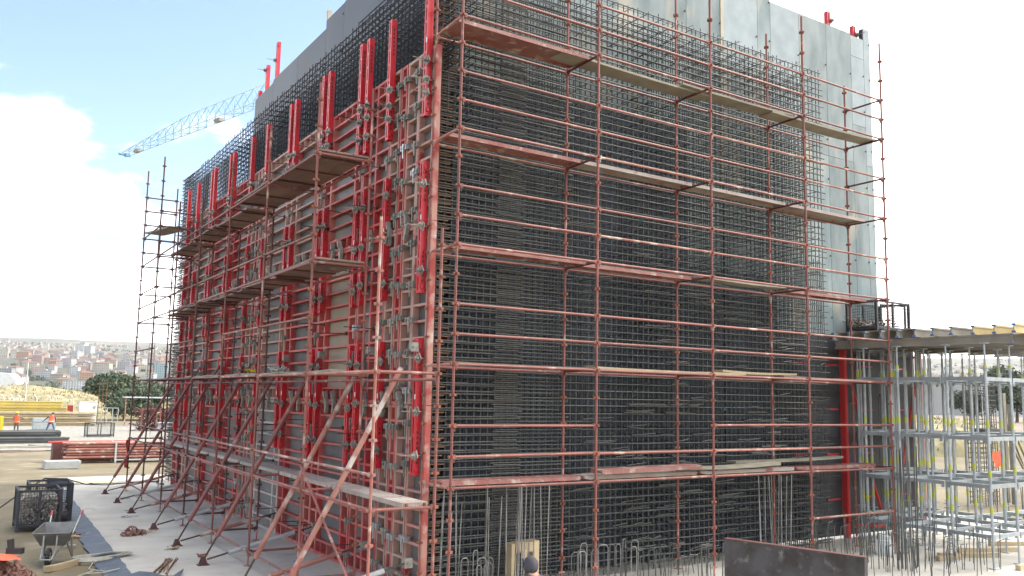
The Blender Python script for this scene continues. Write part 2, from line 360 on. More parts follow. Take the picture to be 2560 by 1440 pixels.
# ================================================================== SCAFFOLD KIT
def rosette_mesh(m):
    b = MB(); b.box((0, 0, 0), (0.125, 0.034, 0.042)); b.box((0, 0, 0.001), (0.034, 0.125, 0.040)); b.tube((0, 0, -0.014), (0, 0, 0.014), 0.040, 8)
    return b.mesh('rosette', m)
def ledger_mesh(L, m):
    b = MB(); b.tube((0.035, 0, 0), (L - 0.035, 0, 0), 0.0235, 8)
    for x in (0.045, L - 0.045):
        b.box((x, 0, 0), (0.05, 0.042, 0.075)); b.box((x, 0, -0.055), (0.016, 0.014, 0.075))
    return b.mesh('ledger', m)
def standard(par, x, y, z0, z1, zr0, m='scaffold_red', step=0.5, foot=True, lean=(0, 0)):
    s = bar('standard', (x, y, z0 + 0.25), (x + lean[0], y + lean[1], z1), 0.0245, m, par, 8)
    # sub-parts live in the standard's own stretched frame: undo the stretch
    Ln = math.sqrt((z1 - z0 - 0.25) ** 2 + lean[0] ** 2 + lean[1] ** 2)
    me = cached(('ros', m), lambda: rosette_mesh(m if m != 'scaffold_red' else 'coupler_rust'))
    z = zr0
    while z < z1 - 0.03:
        if z > z0 + 0.3:
            ob('rosette', me, s, (0, 0, (z - z0 - 0.25) / Ln), rnd(-0.15, 0.15), (1, 1, 1 / Ln))
        z += step
    if foot:
        fm = cached(('foot', m), lambda: MB().tube((0, 0, 0.01), (0, 0, 0.30), 0.017, 7).box((0, 0, 0.005), (0.15, 0.15, 0.01)).box((0, 0, 0.2), (0.14, 0.03, 0.03)).mesh('base_jack', 'scaffold_dusty'))
        ob('base_jack', fm, s, (0, 0, -0.25 / Ln), None, (1, 1, 1 / Ln))
    return s
def ledger(par, p, q, m=None, name='ledger'):
    p = Vector(p); q = Vector(q); L = round((q - p).length, 2)
    m = m or random.choices(['scaffold_red', 'scaffold_dusty'], [0.8, 0.2])[0]
    me = cached(('led', L, m), lambda: ledger_mesh(L, m))
    return ob(name, me, par, p, xquat(q - p))
def steel_deck_mesh(L, W, m):
    b = MB(); b.bx(0.04, L - 0.04, 0, W, 0.0, 0.012); b.bx(0.04, L - 0.04, 0, 0.012, -0.06, -0.001); b.bx(0.04, L - 0.04, W - 0.012, W, -0.06, -0.001)
    n = int(L / 0.14)
    for i in range(n):
        for yy in ([0.16, 0.5, 0.84] if W > 0.4 else [0.3, 0.7]):
            b.box((0.12 + i * 0.14, yy * W, 0.0135), (0.07, 0.018, 0.005), Matrix.Rotation(0.6 if (i % 2) else -0.6, 3, 'Z'))
    for x in (0.05, L - 0.05): b.bx(x - 0.01, x + 0.01, 0.013, W - 0.013, -0.05, -0.002)
    return b.mesh('deck', m)
HOOK = MB().box((0, 0, 0.0), (0.05, 0.03, 0.05)).box((-0.035, 0, -0.02), (0.02, 0.03, 0.05)).mesh('hook', 'coupler_rust')
def steel_deck(loc, rz, L, W, m, label, group):
    t = thing('scaffold_deck', label, 'scaffold deck', loc, rz, group)
    ob('deck_plate', cached(('deck', L, W, m), lambda: steel_deck_mesh(L, W, m)), t)
    for x, s in ((0.035, 1), (L - 0.035, -1)):
        for y in (0.06, W - 0.06): ob('hook', HOOK, t, (x, y, -0.02), None, (s, 1, 1))
    return t
def plank_mesh(L, W, T, m, seed):
    b = MB(); n = 8; rr = random.Random(seed); vs_ = []
    off = [(rr.uniform(-.006, .006), rr.uniform(-.008, .008)) for _ in range(n + 1)]
    for i in range(n + 1):
        x = L * i / n; sag = -0.02 * math.sin(math.pi * i / n)
        for y, z in ((0, 0), (W, 0), (W, T), (0, T)): vs_.append((x, y + off[i][0], z + sag + off[i][1] * 0.5))
    fs = []
    for i in range(n):
        for k in range(4): fs.append((i * 4 + k, i * 4 + (k + 1) % 4, (i + 1) * 4 + (k + 1) % 4, (i + 1) * 4 + k))
    fs += [(3, 2, 1, 0), tuple(n * 4 + k for k in range(4))]
    b.add(vs_, fs); return b.mesh('plank', m)
def plank(loc, rz, L, W, T, m, label, group=None, tilt=0.0, seed=1):
    o = ob('plank', plank_mesh(L, W, T, m, seed), None, loc, (0, tilt, rz))
    return tag(o, label, 'plank', group)

# ================================================================== RIGHT SCAFFOLD (in front of the open rebar wall)
BB = 3.0137; WF = -1.065; XF = -0.0585
def zk(k): return 1.963 + 0.5 * k
rs = thing('scaffold', 'red tube scaffold standing before the open rebar wall on the right', 'scaffold', (0, 0, 0))
FX = [XF + BB * i for i in range(5)]; BX = [BB * i for i in range(5)]
tops_f = [13.0, 13.2, 12.95, 12.35, 12.45]; tops_b = [12.9, 12.7, 12.35, 12.3, 11.65]
for i in range(5):
    standard(rs, FX[i], WF, 0, tops_f[i], zk(-3) if i != 4 else zk(-3), lean=(rnd(-.02, .02), 0))
    standard(rs, BX[i], 0, 0, tops_b[i], zk(-3), m='scaffold_red')
for k in (0, 1, 2, 4, 5, 6, 8, 9, 10, 12, 13, 14, 16, 17, 18):
    for i in range(4):
        if k == 2 and i == 1: continue
        if k == 18 and i == 0: continue
        mm = 'scaffold_dusty' if (k, i) in ((14, 2), (9, 1), (1, 2), (12, 1), (14, 3), (10, 3), (9, 3), (13, 3)) else 'scaffold_red'
        ledger(rs, (FX[i], WF, zk(k)), (FX[i + 1], WF, zk(k) + rnd(-.01, .01)), mm)
ledger(rs, (FX[3], WF, zk(-2)), (FX[4], WF, zk(-2)), 'scaffold_dusty')
for k in (0, 4, 8, 12, 16):
    for i in range(4): ledger(rs, (BX[i], 0, zk(k) - 0.02), (BX[i + 1], 0, zk(k) - 0.02))
    for i in range(5): ledger(rs, (FX[i], WF, zk(k)), (BX[i], 0, zk(k)), 'scaffold_far' if i else 'scaffold_dusty', 'transom')
for k in (14, 18): ledger(rs, (FX[4], WF, zk(k)), (BX[4], 0, zk(k)), 'scaffold_far', 'transom')
LEVEL = {0: 'lowest', 4: 'second', 8: 'third', 12: 'fourth', 16: 'top'}
def bayname(i): return ['bay beside the corner', 'second bay from the corner', 'third bay from the corner', 'outermost bay at the far end'][i]
DG = 'decks of the right-hand scaffold'
for i in range(4):
    x0 = BX[i]
    if i == 0: steel_deck((x0 - 0.02, -0.78, zk(16) + 0.06), 0, 3.0, 0.62, 'deck_red', 'wide perforated red steel deck on the top scaffold level beside the corner', DG)
    steel_deck((x0, -0.52, zk(12) + 0.06), 0, 3.0, 0.36 if i != 3 else 0.55, 'deck_red' if i < 1 else 'steel_deck', f'perforated steel deck on the fourth scaffold level, {bayname(i)}', DG)
    if i != 2: steel_deck((x0, -0.72 if i == 0 else -0.5, zk(8) + 0.05), 0, 3.0, 0.33, 'deck_red', f'perforated red steel deck on the third scaffold level, {bayname(i)}', DG)
    steel_deck((x0, -0.62, zk(0) + 0.05), 0, 3.0, 0.42, 'deck_red' if i in (0, 3) else 'steel_deck', f'perforated steel deck on the lowest scaffold level, {bayname(i)}', DG)
PG = 'loose planks on the right-hand scaffold'
plank((2.35, -0.72, zk(16) + 0.03), 0.02, 4.1, 0.42, 0.045, 'timber_grey', 'long pale timber plank on the top scaffold level, next to the red steel deck', PG, 0.0, 2)
plank((5.5, -0.74, zk(16) + 0.075), -0.01, 3.5, 0.40, 0.045, 'timber_grey', 'pale timber plank lapping over two others on the top scaffold level', PG, 0.0, 3)
plank((8.3, -0.76, zk(16) + 0.03), -0.02, 3.9, 0.42, 0.045, 'timber_grey', 'pale timber plank running past the end of the top scaffold level', PG, 0.0, 4)
plank((6.0, -0.72, zk(8) + 0.03), 0.0, 2.7, 0.36, 0.05, 'timber_grey', 'grey-green plank on the third scaffold level, third bay from the corner', PG, 0.0, 5)
plank((0.15, -0.6, zk(4) + 0.03), 0.0, 3.3, 0.25, 0.04, 'timber_dirty', 'narrow dirty plank on the second scaffold level beside the corner', PG, 0.0, 6)
plank((3.1, -0.85, zk(4) + 0.035), 0.0, 4.1, 0.28, 0.05, 'timber', 'pale new timber plank on the second scaffold level, middle bays', PG, 0.0, 7)
plank((6.6, -0.75, zk(4) + 0.09), 0.01, 2.4, 0.26, 0.045, 'timber', 'short pale timber plank near the far end of the second scaffold level', PG, 0.0, 8)
plank((8.6, -0.7, zk(4) + 0.03), 0.0, 3.6, 0.3, 0.05, 'timber_dirty', 'weathered plank on the second scaffold level reaching past the last post', PG, 0.0, 9)
plank((5.35, -0.78, zk(0) + 0.10), 0.0, 3.0, 0.28, 0.06, 'timber_grey', 'thick pale timber plank on the lowest scaffold level, third bay', PG, -0.012, 10)
plank((7.3, -0.45, zk(0) + 0.17), -0.02, 3.6, 0.27, 0.05, 'timber_grey', 'long pale plank leading to the far end of the lowest scaffold level', PG, -0.01, 11)
b = MB(); b.tube((0, 0, 0), (1.05, -0.1, -0.02), 0.018, 6); b.tube((0.35, 0.02, 0.01), (0.0, 0.16, 0.0), 0.012, 6)
tag(ob('steel_bar', b.mesh('bar', 'rod_dark'), None, (5.1, -0.9, zk(0) + 0.13)), 'short dark steel bar lying across planks on the lowest scaffold level', 'bar')
b = MB(); b.bx(0, 2.6, 0, 0.34, 0, 0.012); b.bx(0, 2.6, 0, 0.012, -0.06, -0.001); b.bx(0, 2.6, 0.328, 0.34, -0.06, -0.001)
tag(ob('loose_deck', b.mesh('deck', 'deck_red'), None, (3.2, -0.95, zk(0) + 0.17), (0.02, -0.012, 0.01)), 'loose red steel deck stacked on the lowest scaffold level, second bay', 'scaffold deck', DG)

# ================================================================== LEFT SCAFFOLD (along the formwork)
ls = thing('scaffold', 'rusty red tube scaffold along the red formwork wall, with a taller far end', 'scaffold', (0, 0, 0), RZL)
VO, VI, U0 = 1.693, 0.66, -1.75
UU = [U0 + 3.0147 * i for i in range(8)]
to = [6.1, 9.1, 9.05, 8.95, 8.6, 9.05, 11.1, 11.25]; ti = [6.05, 9.2, 8.4, 8.6, 8.3, 8.7, 9.7, 10.75]
for i in range(8):
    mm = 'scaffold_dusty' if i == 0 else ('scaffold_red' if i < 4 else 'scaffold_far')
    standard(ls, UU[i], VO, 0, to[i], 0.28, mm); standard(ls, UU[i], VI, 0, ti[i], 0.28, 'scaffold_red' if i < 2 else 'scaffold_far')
for i in range(7):
    for z in (0.28, 1.78, 2.28, 3.78, 4.78, 5.78, 6.28, 7.78):
        if i == 0 and z > 3.9: continue
        if z == 4.78 and i in (3, 5): continue
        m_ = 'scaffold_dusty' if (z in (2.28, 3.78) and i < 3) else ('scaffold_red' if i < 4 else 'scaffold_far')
        ledger(ls, (UU[i], VO, z), (UU[i + 1], VO, z), m_)
    for z in (1.78, 3.72, 5.78, 7.78):
        if i == 0 and z > 3.9: continue
        ledger(ls, (UU[i], VI, z - 0.03), (UU[i + 1], VI, z - 0.03), 'scaffold_red' if i < 4 else 'scaffold_far')
for i in range(8):
    for z in (0.28, 1.78, 3.78, 5.78, 7.78):
        if i == 0 and z > 3.9: continue
        ledger(ls, (UU[i], VO, z), (UU[i], VI, z), 'scaffold_red' if i < 3 else 'scaffold_far', 'transom')
for z in (6.78, 8.28, 8.78, 9.28, 9.78, 10.28):
    for i in (6, 7):
        if z < ti[i] - 0.1: ledger(ls, (UU[i], VO, z), (UU[i], VI, z), 'scaffold_far', 'transom')
    if z in (8.78, 6.78): ledger(ls, (UU[6], VO, z), (UU[7], VO, z), 'scaffold_far')
b_ = bar('brace', (UU[0] + 0.02, VO + 0.04, 0.3), (UU[1], VO + 0.04, 2.2), 0.022, 'scaffold_red', ls)
def lthing(name, label, cat, u, v, z, group=None): return thing(name, label, cat, LW(u, v, z), RZL, group)
PLY = {}
def ply_deck(u, L, z, n, label, group, m='timber_dirty', v0=None, wide=0.32):
    t = lthing('scaffold_deck', label, 'scaffold deck', u, 0, z, group); v = VI + 0.03 if v0 is None else v0
    for k in range(n):
        ob('plank', cached(('ply', L, wide, m, k % 3), lambda: plank_mesh(L, wide - 0.012, 0.035, m, k + 3)), t, (0, v + k * wide, 0.045 + 0.004 * (k % 2)))
    for x in (0.35, L * 0.5, L - 0.35): ob('cross_bar', cached(('cb', n, wide), lambda: MB().bx(-0.025, 0.025, 0, n * wide, -0.035, 0).mesh('cb', 'scaffold_far')), t, (x, v, 0.036))
    return t
LG = 'decks of the left-hand scaffold'
for i in range(1, 6):
    ply_deck(UU[i] + 0.03, 2.95, 7.80 if i % 2 else 7.86, 3 if i < 3 else 2, f'dirty plank deck, top level of the left scaffold, {ORD[i-1]} bay from the corner', LG)
    ply_deck(UU[i] + 0.03, 2.95, 5.80 if i % 2 else 5.85, 3 if i < 2 else 2, f'dirty plank deck, third level of the left scaffold, {ORD[i-1]} bay from the corner', LG)
for i in range(0, 6):
    t = lthing('scaffold_deck', f'worn chequered steel deck, lowest level of the left scaffold, {ORD[i]} bay from corner', 'scaffold deck', UU[i] + 0.02, VI + 0.08, 1.84, LG)
    ob('deck_plate', cached(('deck', 2.98, 0.42, 'steel_deck'), lambda: steel_deck_mesh(2.98, 0.42, 'steel_deck')), t)
    for x, s in ((0.035, 1), (2.945, -1)):
        for y in (0.06, 0.36): ob('hook', HOOK, t, (x, y, -0.02), None, (s, 1, 1))
for i in (1, 2, 3, 4):
    ply_deck(UU[i] + 0.03, 2.95, 3.80, 1, f'single pale plank, second level of the left scaffold, {ORD[i-1]} bay from the corner', LG, 'timber_grey', VI + 0.3)
o = plank(LW(UU[6] + 0.4, VI + 0.1, 8.83), RZL + 0.12, 2.7, 0.6, 0.05, 'timber_grey', 'tilted grey board lying across the top of the far scaffold end', None, -0.05, 15)
# things lying on the second level
b = MB()
for i in range(12):
    for j in range(3): b.v.append((i * .05, j * .07, .02 + .06 * abs(math.sin(i * .8)) + .01 * j))
b.f = [(i * 3 + j, i * 3 + j + 1, (i + 1) * 3 + j + 1, (i + 1) * 3 + j) for i in range(11) for j in range(2)]; b.m = [0] * len(b.f)
tag(ob('lifting_strap', b.mesh('strap', 'helmet_yellow', True), None, LW(6.75, VI + 0.38, 3.885), RZL), 'crumpled yellow lifting strap left on the plank of the left scaffold', 'strap')
b = MB()
for i in range(70):
    a = rnd(0, 6.28); r_ = rnd(0, .3); b.tube((r_ * math.cos(a), r_ * .6 * math.sin(a), rnd(0, .04)), (r_ * math.cos(a) + rnd(-.2, .2), r_ * .6 * math.sin(a) + rnd(-.12, .12), rnd(.02, .12)), 0.014, 5)
tag(ob('rope_heap', b.mesh('rope', 'rope_white'), None, LW(4.75, VI + 0.45, 3.885), RZL), 'grey heap of cord lying on the plank of the left scaffold', 'rope')
# rope and pulley on the far scaffold end
t = lthing('pulley', 'pulley block with two hanging ropes at the tall far scaffold end', 'pulley', UU[7], (VO + VI) / 2, 10.28)
b = MB(); b.tube((0, -0.02, -0.42), (0, 0.02, -0.42), 0.09, 12); b.box((0, 0, -0.3), (0.05, 0.06, 0.25)); ob('block', b.mesh('block', 'clamp_steel'), t)
bar('hook', (0, 0, -0.2), (0, 0, -0.02), 0.012, 'rod_dark', t, 6)
bar('rope', (0.09, 0, -0.42), (0.09, 0.10, -8.4), 0.008, 'cable_dark', t, 5); bar('rope', (-0.09, 0, -0.42), (-0.09, -0.12, -8.4), 0.008, 'cable_dark', t, 5)

# ================================================================== LEFT FORMWORK
PH = 3.27
def beam_mesh(L, sx, sz, m, axis): # small rectangular bar starting at origin
    b = MB(); b.bx(*((0, L, -sx, 0, -sz / 2, sz / 2) if axis == 'x' else (-sz / 2, sz / 2, -sx, 0, 0, L))); return b.mesh('member', m)
FW = lthing('wall_formwork', 'red framed formwork wall with soldiers and clamps on the left side', 'formwork', 0, 0, 0)
def formwork_panel(u, wd, row, m, ply, label, vert=None, stubs=True, dv=0.0):
    t = ob('formwork_panel', cached(('ps', wd, ply), lambda: MB().bx(0.012, wd - 0.012, -0.142, -0.121, 0.012, PH - 0.012).mesh('sheet', ply)), FW, (u, dv, row * PH))
    if label: t['label'] = label
    fw_ = 0.055; dp = 0.12
    V = lambda L, s: cached(('fv', round(L, 3), s, m), lambda: beam_mesh(L, dp, s, m, 'z'))
    H = lambda L, s: cached(('fh', round(L, 3), s, m), lambda: beam_mesh(L, dp - 0.004, s, m, 'x'))
    for x in (fw_ / 2 + 0.004, wd - fw_ / 2 - 0.004): ob('frame_member', V(PH - 0.01, fw_), t, (x, 0, 0.005))
    for z in (fw_ / 2 + 0.006, PH - fw_ / 2 - 0.006): ob('frame_member', H(wd - 2 * fw_ - 0.01, fw_), t, (fw_ + 0.005, -0.002, z))
    if vert is None: vert = [0.42, wd - 0.42] if wd > 1.8 else ([wd / 2] if wd > 1.0 else [])
    for x in vert: ob('stiffener', V(PH - 0.12, 0.075), t, (x, -0.001, 0.06))
    xs = [fw_ + 0.004] + sum([[x - 0.038, x + 0.038] for x in vert], []) + [wd - fw_ - 0.004]
    for k in range(1, 11):
        z = k * PH / 11
        for a, c in zip(xs[0::2], xs[1::2]): ob('rib', H(c - a - 0.002, 0.045), t, (a + 0.001, -0.004, z))
    if stubs and wd > 1.0:
        for zz in (0.06, PH - PH / 11 + 0.024):
            for x in ([wd * q for q in (0.33, 0.5, 0.67)] if wd > 1.8 else [wd * 0.27, wd * 0.73]):
                ob('stub', V(PH / 11 - 0.085, 0.03), t, (x, -0.006, zz))
    return t
cols_ = [(0.03, 0.62, 'panel_salmon'), (0.66, 0.50, 'panel_salmon'), (1.18, 0.27, 'panel_red'), (1.47, 0.42, 'panel_salmon'), (1.91, 1.36, 'panel_red'),
         (3.29, 2.30, 'panel_red'), (5.61, 2.40, 'panel_red'), (8.03, 2.40, 'panel_salmon'), (10.45, 0.42, 'panel_salmon'), (10.89, 0.27, 'panel_red'), (11.18, 0.46, 'panel_salmon'),
         (11.66, 2.40, 'panel_red'), (14.08, 2.40, 'panel_red'), (16.5, 2.40, 'panel_salmon'), (18.92, 1.75, 'panel_red')]
ROWN = ['bottom', 'middle', 'top']
PAN = {}
for r in range(3):
    for ci, (u, wd, m) in enumerate(cols_):
        ply = 'ply_grey'
        if ci == 5 and r == 1: ply = 'ply_bare'
        if ci in (7,) and r == 0: m = 'panel_white'
        if r == 2 and ci in (6, 7): m = 'panel_salmon'
        kind = 'narrow filler' if wd < 0.7 else ('wide' if wd > 2 else 'medium')
        PAN[(r, ci)] = formwork_panel(u, wd, r, m, ply, 'panel with bare ochre plywood' if ply == 'ply_bare' else ('panel with whitened frame' if m == 'panel_white' else None), dv=rnd(-0.008, 0.008))
# soldiers
def soldier_mesh(L, m='soldier_red'):
    b = MB()
    for s in (-1, 1):
        b.bx(s * 0.062 - 0.006, s * 0.062 + 0.006, 0, 0.115, 0, L)          # outer flanges
        b.bx(min(s * 0.02, s * 0.056), max(s * 0.02, s * 0.056), 0.100, 0.113, 0, L); b.bx(min(s * 0.02, s * 0.056), max(s * 0.02, s * 0.056), 0.002, 0.015, 0, L)
    n = int(L / 0.3)
    for i in range(n + 1): b.bx(-0.0195, 0.0195, 0.096, 0.111, i * (L - 0.05) / n, i * (L - 0.05) / n + 0.05)
    b.bx(-0.10, -0.0685, 0.05, 0.09, L - 0.16, L - 0.1); b.bx(-0.10, -0.0685, 0.05, 0.09, 0.08, 0.14)
    b.bx(-0.0555, 0.0555, 0.016, 0.099, L - 0.012, L - 0.002)
    return b.mesh('soldier', m)
SLOT = MB()
for i in range(7): SLOT.bx(-0.003, 0.003, -0.016, 0.016, i * 0.085, i * 0.085 + 0.05)
SLOT = SLOT.mesh('slots', 'rod_dark')   # punched slots, too small to pick apart singly
STK = MB().bx(-0.022, 0.022, 0, 0.002, 0, 0.09).mesh('sticker', 'white_paint')
def tie_mesh():
    b = MB(); b.box((0, 0.0, 0), (0.13, 0.02, 0.13), Matrix.Rotation(0.785, 3, 'Y')); b.tube((0, 0, 0), (0, 0.09, 0), 0.035, 8); b.box((0, 0.05, 0), (0.16, 0.02, 0.03)); b.box((0, 0.05, 0), (0.03, 0.02, 0.14))
    b.tube((0, -0.12, 0), (0, 0.30, 0), 0.009, 5); return b.mesh('tie', 'clamp_steel')
TIE = tie_mesh()
ROD = MB().tube((0, -0.1, 0), (0, 0.62, 0.0), 0.010, 5).tube((0, 0.0, 0), (0, 0.04, 0), 0.045, 6).mesh('tie_rod', 'rod_dark')
SU = [0.32, 1.95, 3.08, 3.48, 5.40, 5.80, 7.84, 8.24, 10.30, 11.82, 13.88, 14.28, 16.30, 16.70, 18.75, 20.3]
SZ = [(2.07, 2.38), (5.24, 2.40), (8.43, 2.48)]
for r in range(3):
    for si, u in enumerate(SU):
        z0, L = SZ[r]; lift = 1.6 if False else 0
        if si == 0 and r == 2: z0 += 0.05; L = 3.3
        t = ob('soldier', cached(('sol', L), lambda: soldier_mesh(L)), FW, (u - 0.14, 0.012, z0 + rnd(-.02, .02)))
        ob('slot_row', SLOT, t, (-0.0685, 0.057, L - 0.75), kind='stuff'); ob('slot_row', SLOT, t, (-0.0685, 0.057, 0.2), kind='stuff')
        ob('sticker', STK, t, (-0.040, 0.1135, L * (0.55 if r < 2 else 0.42)))
        for z in (0.35, L * 0.48 if r < 2 else 1.0, L - 0.4 if r < 2 else 0.7):
            ob('tie_nut', TIE, t, (rnd(-0.15, -0.12), 0.115, z + rnd(-.05, .05)), (0, rnd(-.4, .4), 0))
# clamps at the vertical joints, tie rods and joint couplers
def clamp_mesh(m):
    b = MB(); b.bx(-0.13, 0.13, 0.0, 0.05, -0.045, -0.03); b.bx(-0.13, 0.13, 0.0, 0.05, 0.03, 0.045); b.bx(-0.13, 0.13, 0.0, 0.015, -0.029, 0.029)
    for x in (-0.12, 0.11): b.bx(x, x + 0.03, -0.06, 0.055, -0.05, 0.05)
    b.box((-0.03, 0.07, -0.09), (0.03, 0.025, 0.28), Matrix.Rotation(0.12, 3, 'Y')); b.box((-0.03, 0.065, 0.03), (0.05, 0.03, 0.06)); return b.mesh('clamp', m)
CL = [clamp_mesh('clamp_steel'), clamp_mesh('clamp_new')]
def coupler_mesh():
    b = MB(); b.box((0, 0.04, 0), (0.10, 0.07, 0.16)); b.box((0.01, 0.06, 0.15), (0.06, 0.09, 0.16), Matrix.Rotation(0.3, 3, 'Y')); b.box((-0.01, 0.05, -0.16), (0.075, 0.07, 0.16), Matrix.Rotation(-0.25, 3, 'Y'))
    b.tube((0, 0.02, 0.0), (0.05, 0.16, 0.02), 0.02, 6); return b.mesh('coupler', 'clamp_steel')
COUP = coupler_mesh()
for (r, ci), t in PAN.items():
    u, wd, m = cols_[ci]
    near = ci <= 4 or 8 <= ci <= 10
    for z in ([0.3, 0.95, 1.55, 2.2, 2.9] if near else [0.4, 1.5, 2.7]):
        for _ in range(1):
            ob('clamp', CL[1] if random.random() < 0.12 else CL[0], t, (wd, 0.004, z + rnd(-.06, .06)), (0, 0, rnd(-.06, .06)), (1.0 if wd < 0.7 else 0.85, 1, 1))
    if wd > 1.2:
        for x in ((0.45, wd - 0.42) if wd > 1.8 else (0.5,)):
            for z in (0.55, 1.6, 2.65):
                if random.random() < 0.75: ob('tie_rod', ROD, t, (x + rnd(-.05, .05), 0.0, z + rnd(-.2, .2)), (rnd(-.05, .05), 0, rnd(-.2, .2)))
    if r < 2 and wd > 0.4:
        for x in ((wd * 0.42, wd * 0.62) if wd > 1.8 else (wd * 0.5,)):
            ob('coupler', COUP, t, (x, 0.002, PH), (0, rnd(-.2, .2), 0))
# corner post of the formwork
for r in range(3):
    t = ob('corner_waler', cached('cw', lambda: MB().bx(0.02, 0.075, -0.105, 0.0, 0.005, PH - 0.005).bx(0.032, 0.062, 0.001, 0.012, 0.1, PH - 0.1).mesh('cw', 'panel_edge')), FW, (-0.06, 0, r * PH))
# push-pull props
def prop(i, u, m, v0=2.45, name='first'):
    t = lthing('push_pull_prop', f'diagonal push-pull prop bracing the formwork, {name} from the corner', 'prop', u, v0, 0.0, 'push-pull props bracing the left formwork')
    foot = Vector((0, 0, 0.09)); top = Vector((0, -v0 + 0.22, 4.28)); low = Vector((0, -v0 + 0.2, 0.62))
    b = MB(); b.box((0, 0, 0.01), (0.16, 0.22, 0.02)); b.prism([(-.08, .021), (.08, .021), (.035, .15), (-.035, .15)], 'x', -.05, -.04); b.prism([(-.08, .021), (.08, .021), (.035, .15), (-.035, .15)], 'x', .04, .05); b.tube((-0.08, 0, 0.1), (0.08, 0, 0.1), 0.02, 7)
    ob('foot_plate', b.mesh('foot', 'scaffold_far'), t)
    for nm, e, off in (('brace', top, 0.0), ('strut', low, 0.08)):
        d = (e - foot).normalized(); L = (e - foot).length
        mm = m if nm == 'brace' else ('scaffold_dusty' if i % 2 else 'concrete_block')
        bar('spindle', foot + d * off, foot + d * 0.55, 0.019, 'rod_dark', t, 7)
        bar(nm + '_tube', foot + d * 0.5, e - d * 0.42, 0.046, mm, t, 9)
        bar('spindle', e - d * 0.45, e, 0.019, 'rod_dark', t, 7)
        ob('end_shoe', cached('shoe', lambda: MB().box((0, -0.03, 0), (0.10, 0.14, 0.16)).tube((-0.1, 0, 0), (0.1, 0, 0), 0.022, 6).mesh('shoe', 'clamp_steel')), t, e)
    if i == 0:
        b = MB(); c = foot + (top - foot) * 0.42; b.path([c + Vector((-.05, 0, .16)), c + Vector((-.22, .02, .1)), c + Vector((-.22, .02, -.1)), c + Vector((-.05, 0, -.16))], 0.009, 5); ob('handle', b.mesh('handle', 'clamp_steel'), t)
for i, (u, m) in enumerate([(0.12, 'scaffold_dusty'), (2.05, 'scaffold_dusty'), (4.75, 'scaffold_red'), (7.25, 'scaffold_red'), (10.0, 'scaffold_red'), (13.35, 'scaffold_red'), (15.95, 'scaffold_red'), (18.6, 'scaffold_red')]):
    prop(i, u, m, 2.45, ORD[i])

# ================================================================== WALL REINFORCEMENT
def wavy(p, q, amp):
    return Vector(p) + Vector((0, rnd(-amp, amp), rnd(-amp, amp))), Vector(q) + Vector((0, rnd(-amp, amp), rnd(-amp, amp)))
XR = 11.33
cage = thing('rebar_cage', 'tall dark rebar cage of the open right-hand wall, dense lapped bars near the corner', 'rebar cage', (0, 0.2, 0))
st = MB(); sr = MB()
NR = 79
for k in range(NR):
    z = 0.14 + k * 0.1505
    p, q = wavy((1.52 + rnd(-.05, .05), -0.03, z), (XR + rnd(-.03, .08), -0.03, z), 0.012); bar('horizontal_bar', p, q, 0.0135, 'rebar', cage, 6)
    a, c = wavy((0.22, -0.035, z + 0.035), (2.10 + rnd(-.05, .05), -0.045, z + 0.04), 0.014); bar('horizontal_bar', a, c, 0.0125, 'rebar', cage, 6)
    e1 = 3.25 if k % 2 else 3.02
    a, c = wavy((0.45 + rnd(-.3, .2), -0.05, z + 0.078), (e1 + rnd(-.06, .06), -0.05, z + 0.08), 0.014); bar('horizontal_bar', a, c, 0.012, 'rebar', cage, 6)
    st.tube((1.5 + rnd(-.05, .05), -0.075, z + 0.11), (2.08 + rnd(-.05, .05), -0.075, z + 0.105), 0.012, 5)
    st.tube((0.22, -0.06, z + 0.075), (0.95 + rnd(-.1, .1), -0.05, z + 0.078), 0.012, 5)
    # rear layer
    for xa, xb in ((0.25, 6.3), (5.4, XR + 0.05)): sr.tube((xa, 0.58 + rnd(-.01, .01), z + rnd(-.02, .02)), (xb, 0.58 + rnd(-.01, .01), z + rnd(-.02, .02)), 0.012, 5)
    # links through the wall
    for j in range(int(XR / 0.46)):
        x = 0.3 + j * 0.46 + (0.23 if k % 2 else 0)
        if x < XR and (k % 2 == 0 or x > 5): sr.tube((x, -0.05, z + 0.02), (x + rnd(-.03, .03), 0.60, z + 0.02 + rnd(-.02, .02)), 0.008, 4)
    # short lapped bundles
    if k < 46:
        for _ in range(5 if k < 22 else 2):
            x = rnd(3.2, 11.0); L = rnd(0.25, 0.75)
            for j in range(random.choice((1, 2, 2, 3))):
                st.tube((x + rnd(-.15, .15), -0.06, z + 0.022 * (j + 1)), (x + L + rnd(-.15, .15), -0.07, z + 0.022 * (j + 1) + rnd(-.03, .05)), 0.0115, 5)
    for j in range(5):
        x = rnd(3.3, 11.1); st.tube((x, -0.05, z), (x + 0.09, -0.12, z + 0.05), 0.006, 4)
nv = 76
for i in range(nv):
    x = 0.24 + i * (XR - 0.30) / (nv - 1)
    top = 11.93 + rnd(-.05, .07)
    bar('vertical_bar', (x + rnd(-.01, .01), 0.0, 0.0), (x + rnd(-.015, .015), 0.0, top), 0.0112, 'rebar_mid', cage, 6)
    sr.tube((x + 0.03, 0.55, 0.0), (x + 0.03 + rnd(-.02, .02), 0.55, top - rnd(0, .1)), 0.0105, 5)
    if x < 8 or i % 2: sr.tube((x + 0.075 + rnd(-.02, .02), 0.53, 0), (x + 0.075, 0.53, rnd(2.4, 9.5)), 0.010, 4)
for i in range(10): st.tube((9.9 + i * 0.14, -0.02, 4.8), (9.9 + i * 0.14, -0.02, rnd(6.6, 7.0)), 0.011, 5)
ob('lap_bars', st.mesh('lap_bars', 'rebar'), cage, kind='stuff'); ob('rear_layer', sr.mesh('rear_layer', 'rebar_shaded'), cage, kind='stuff')
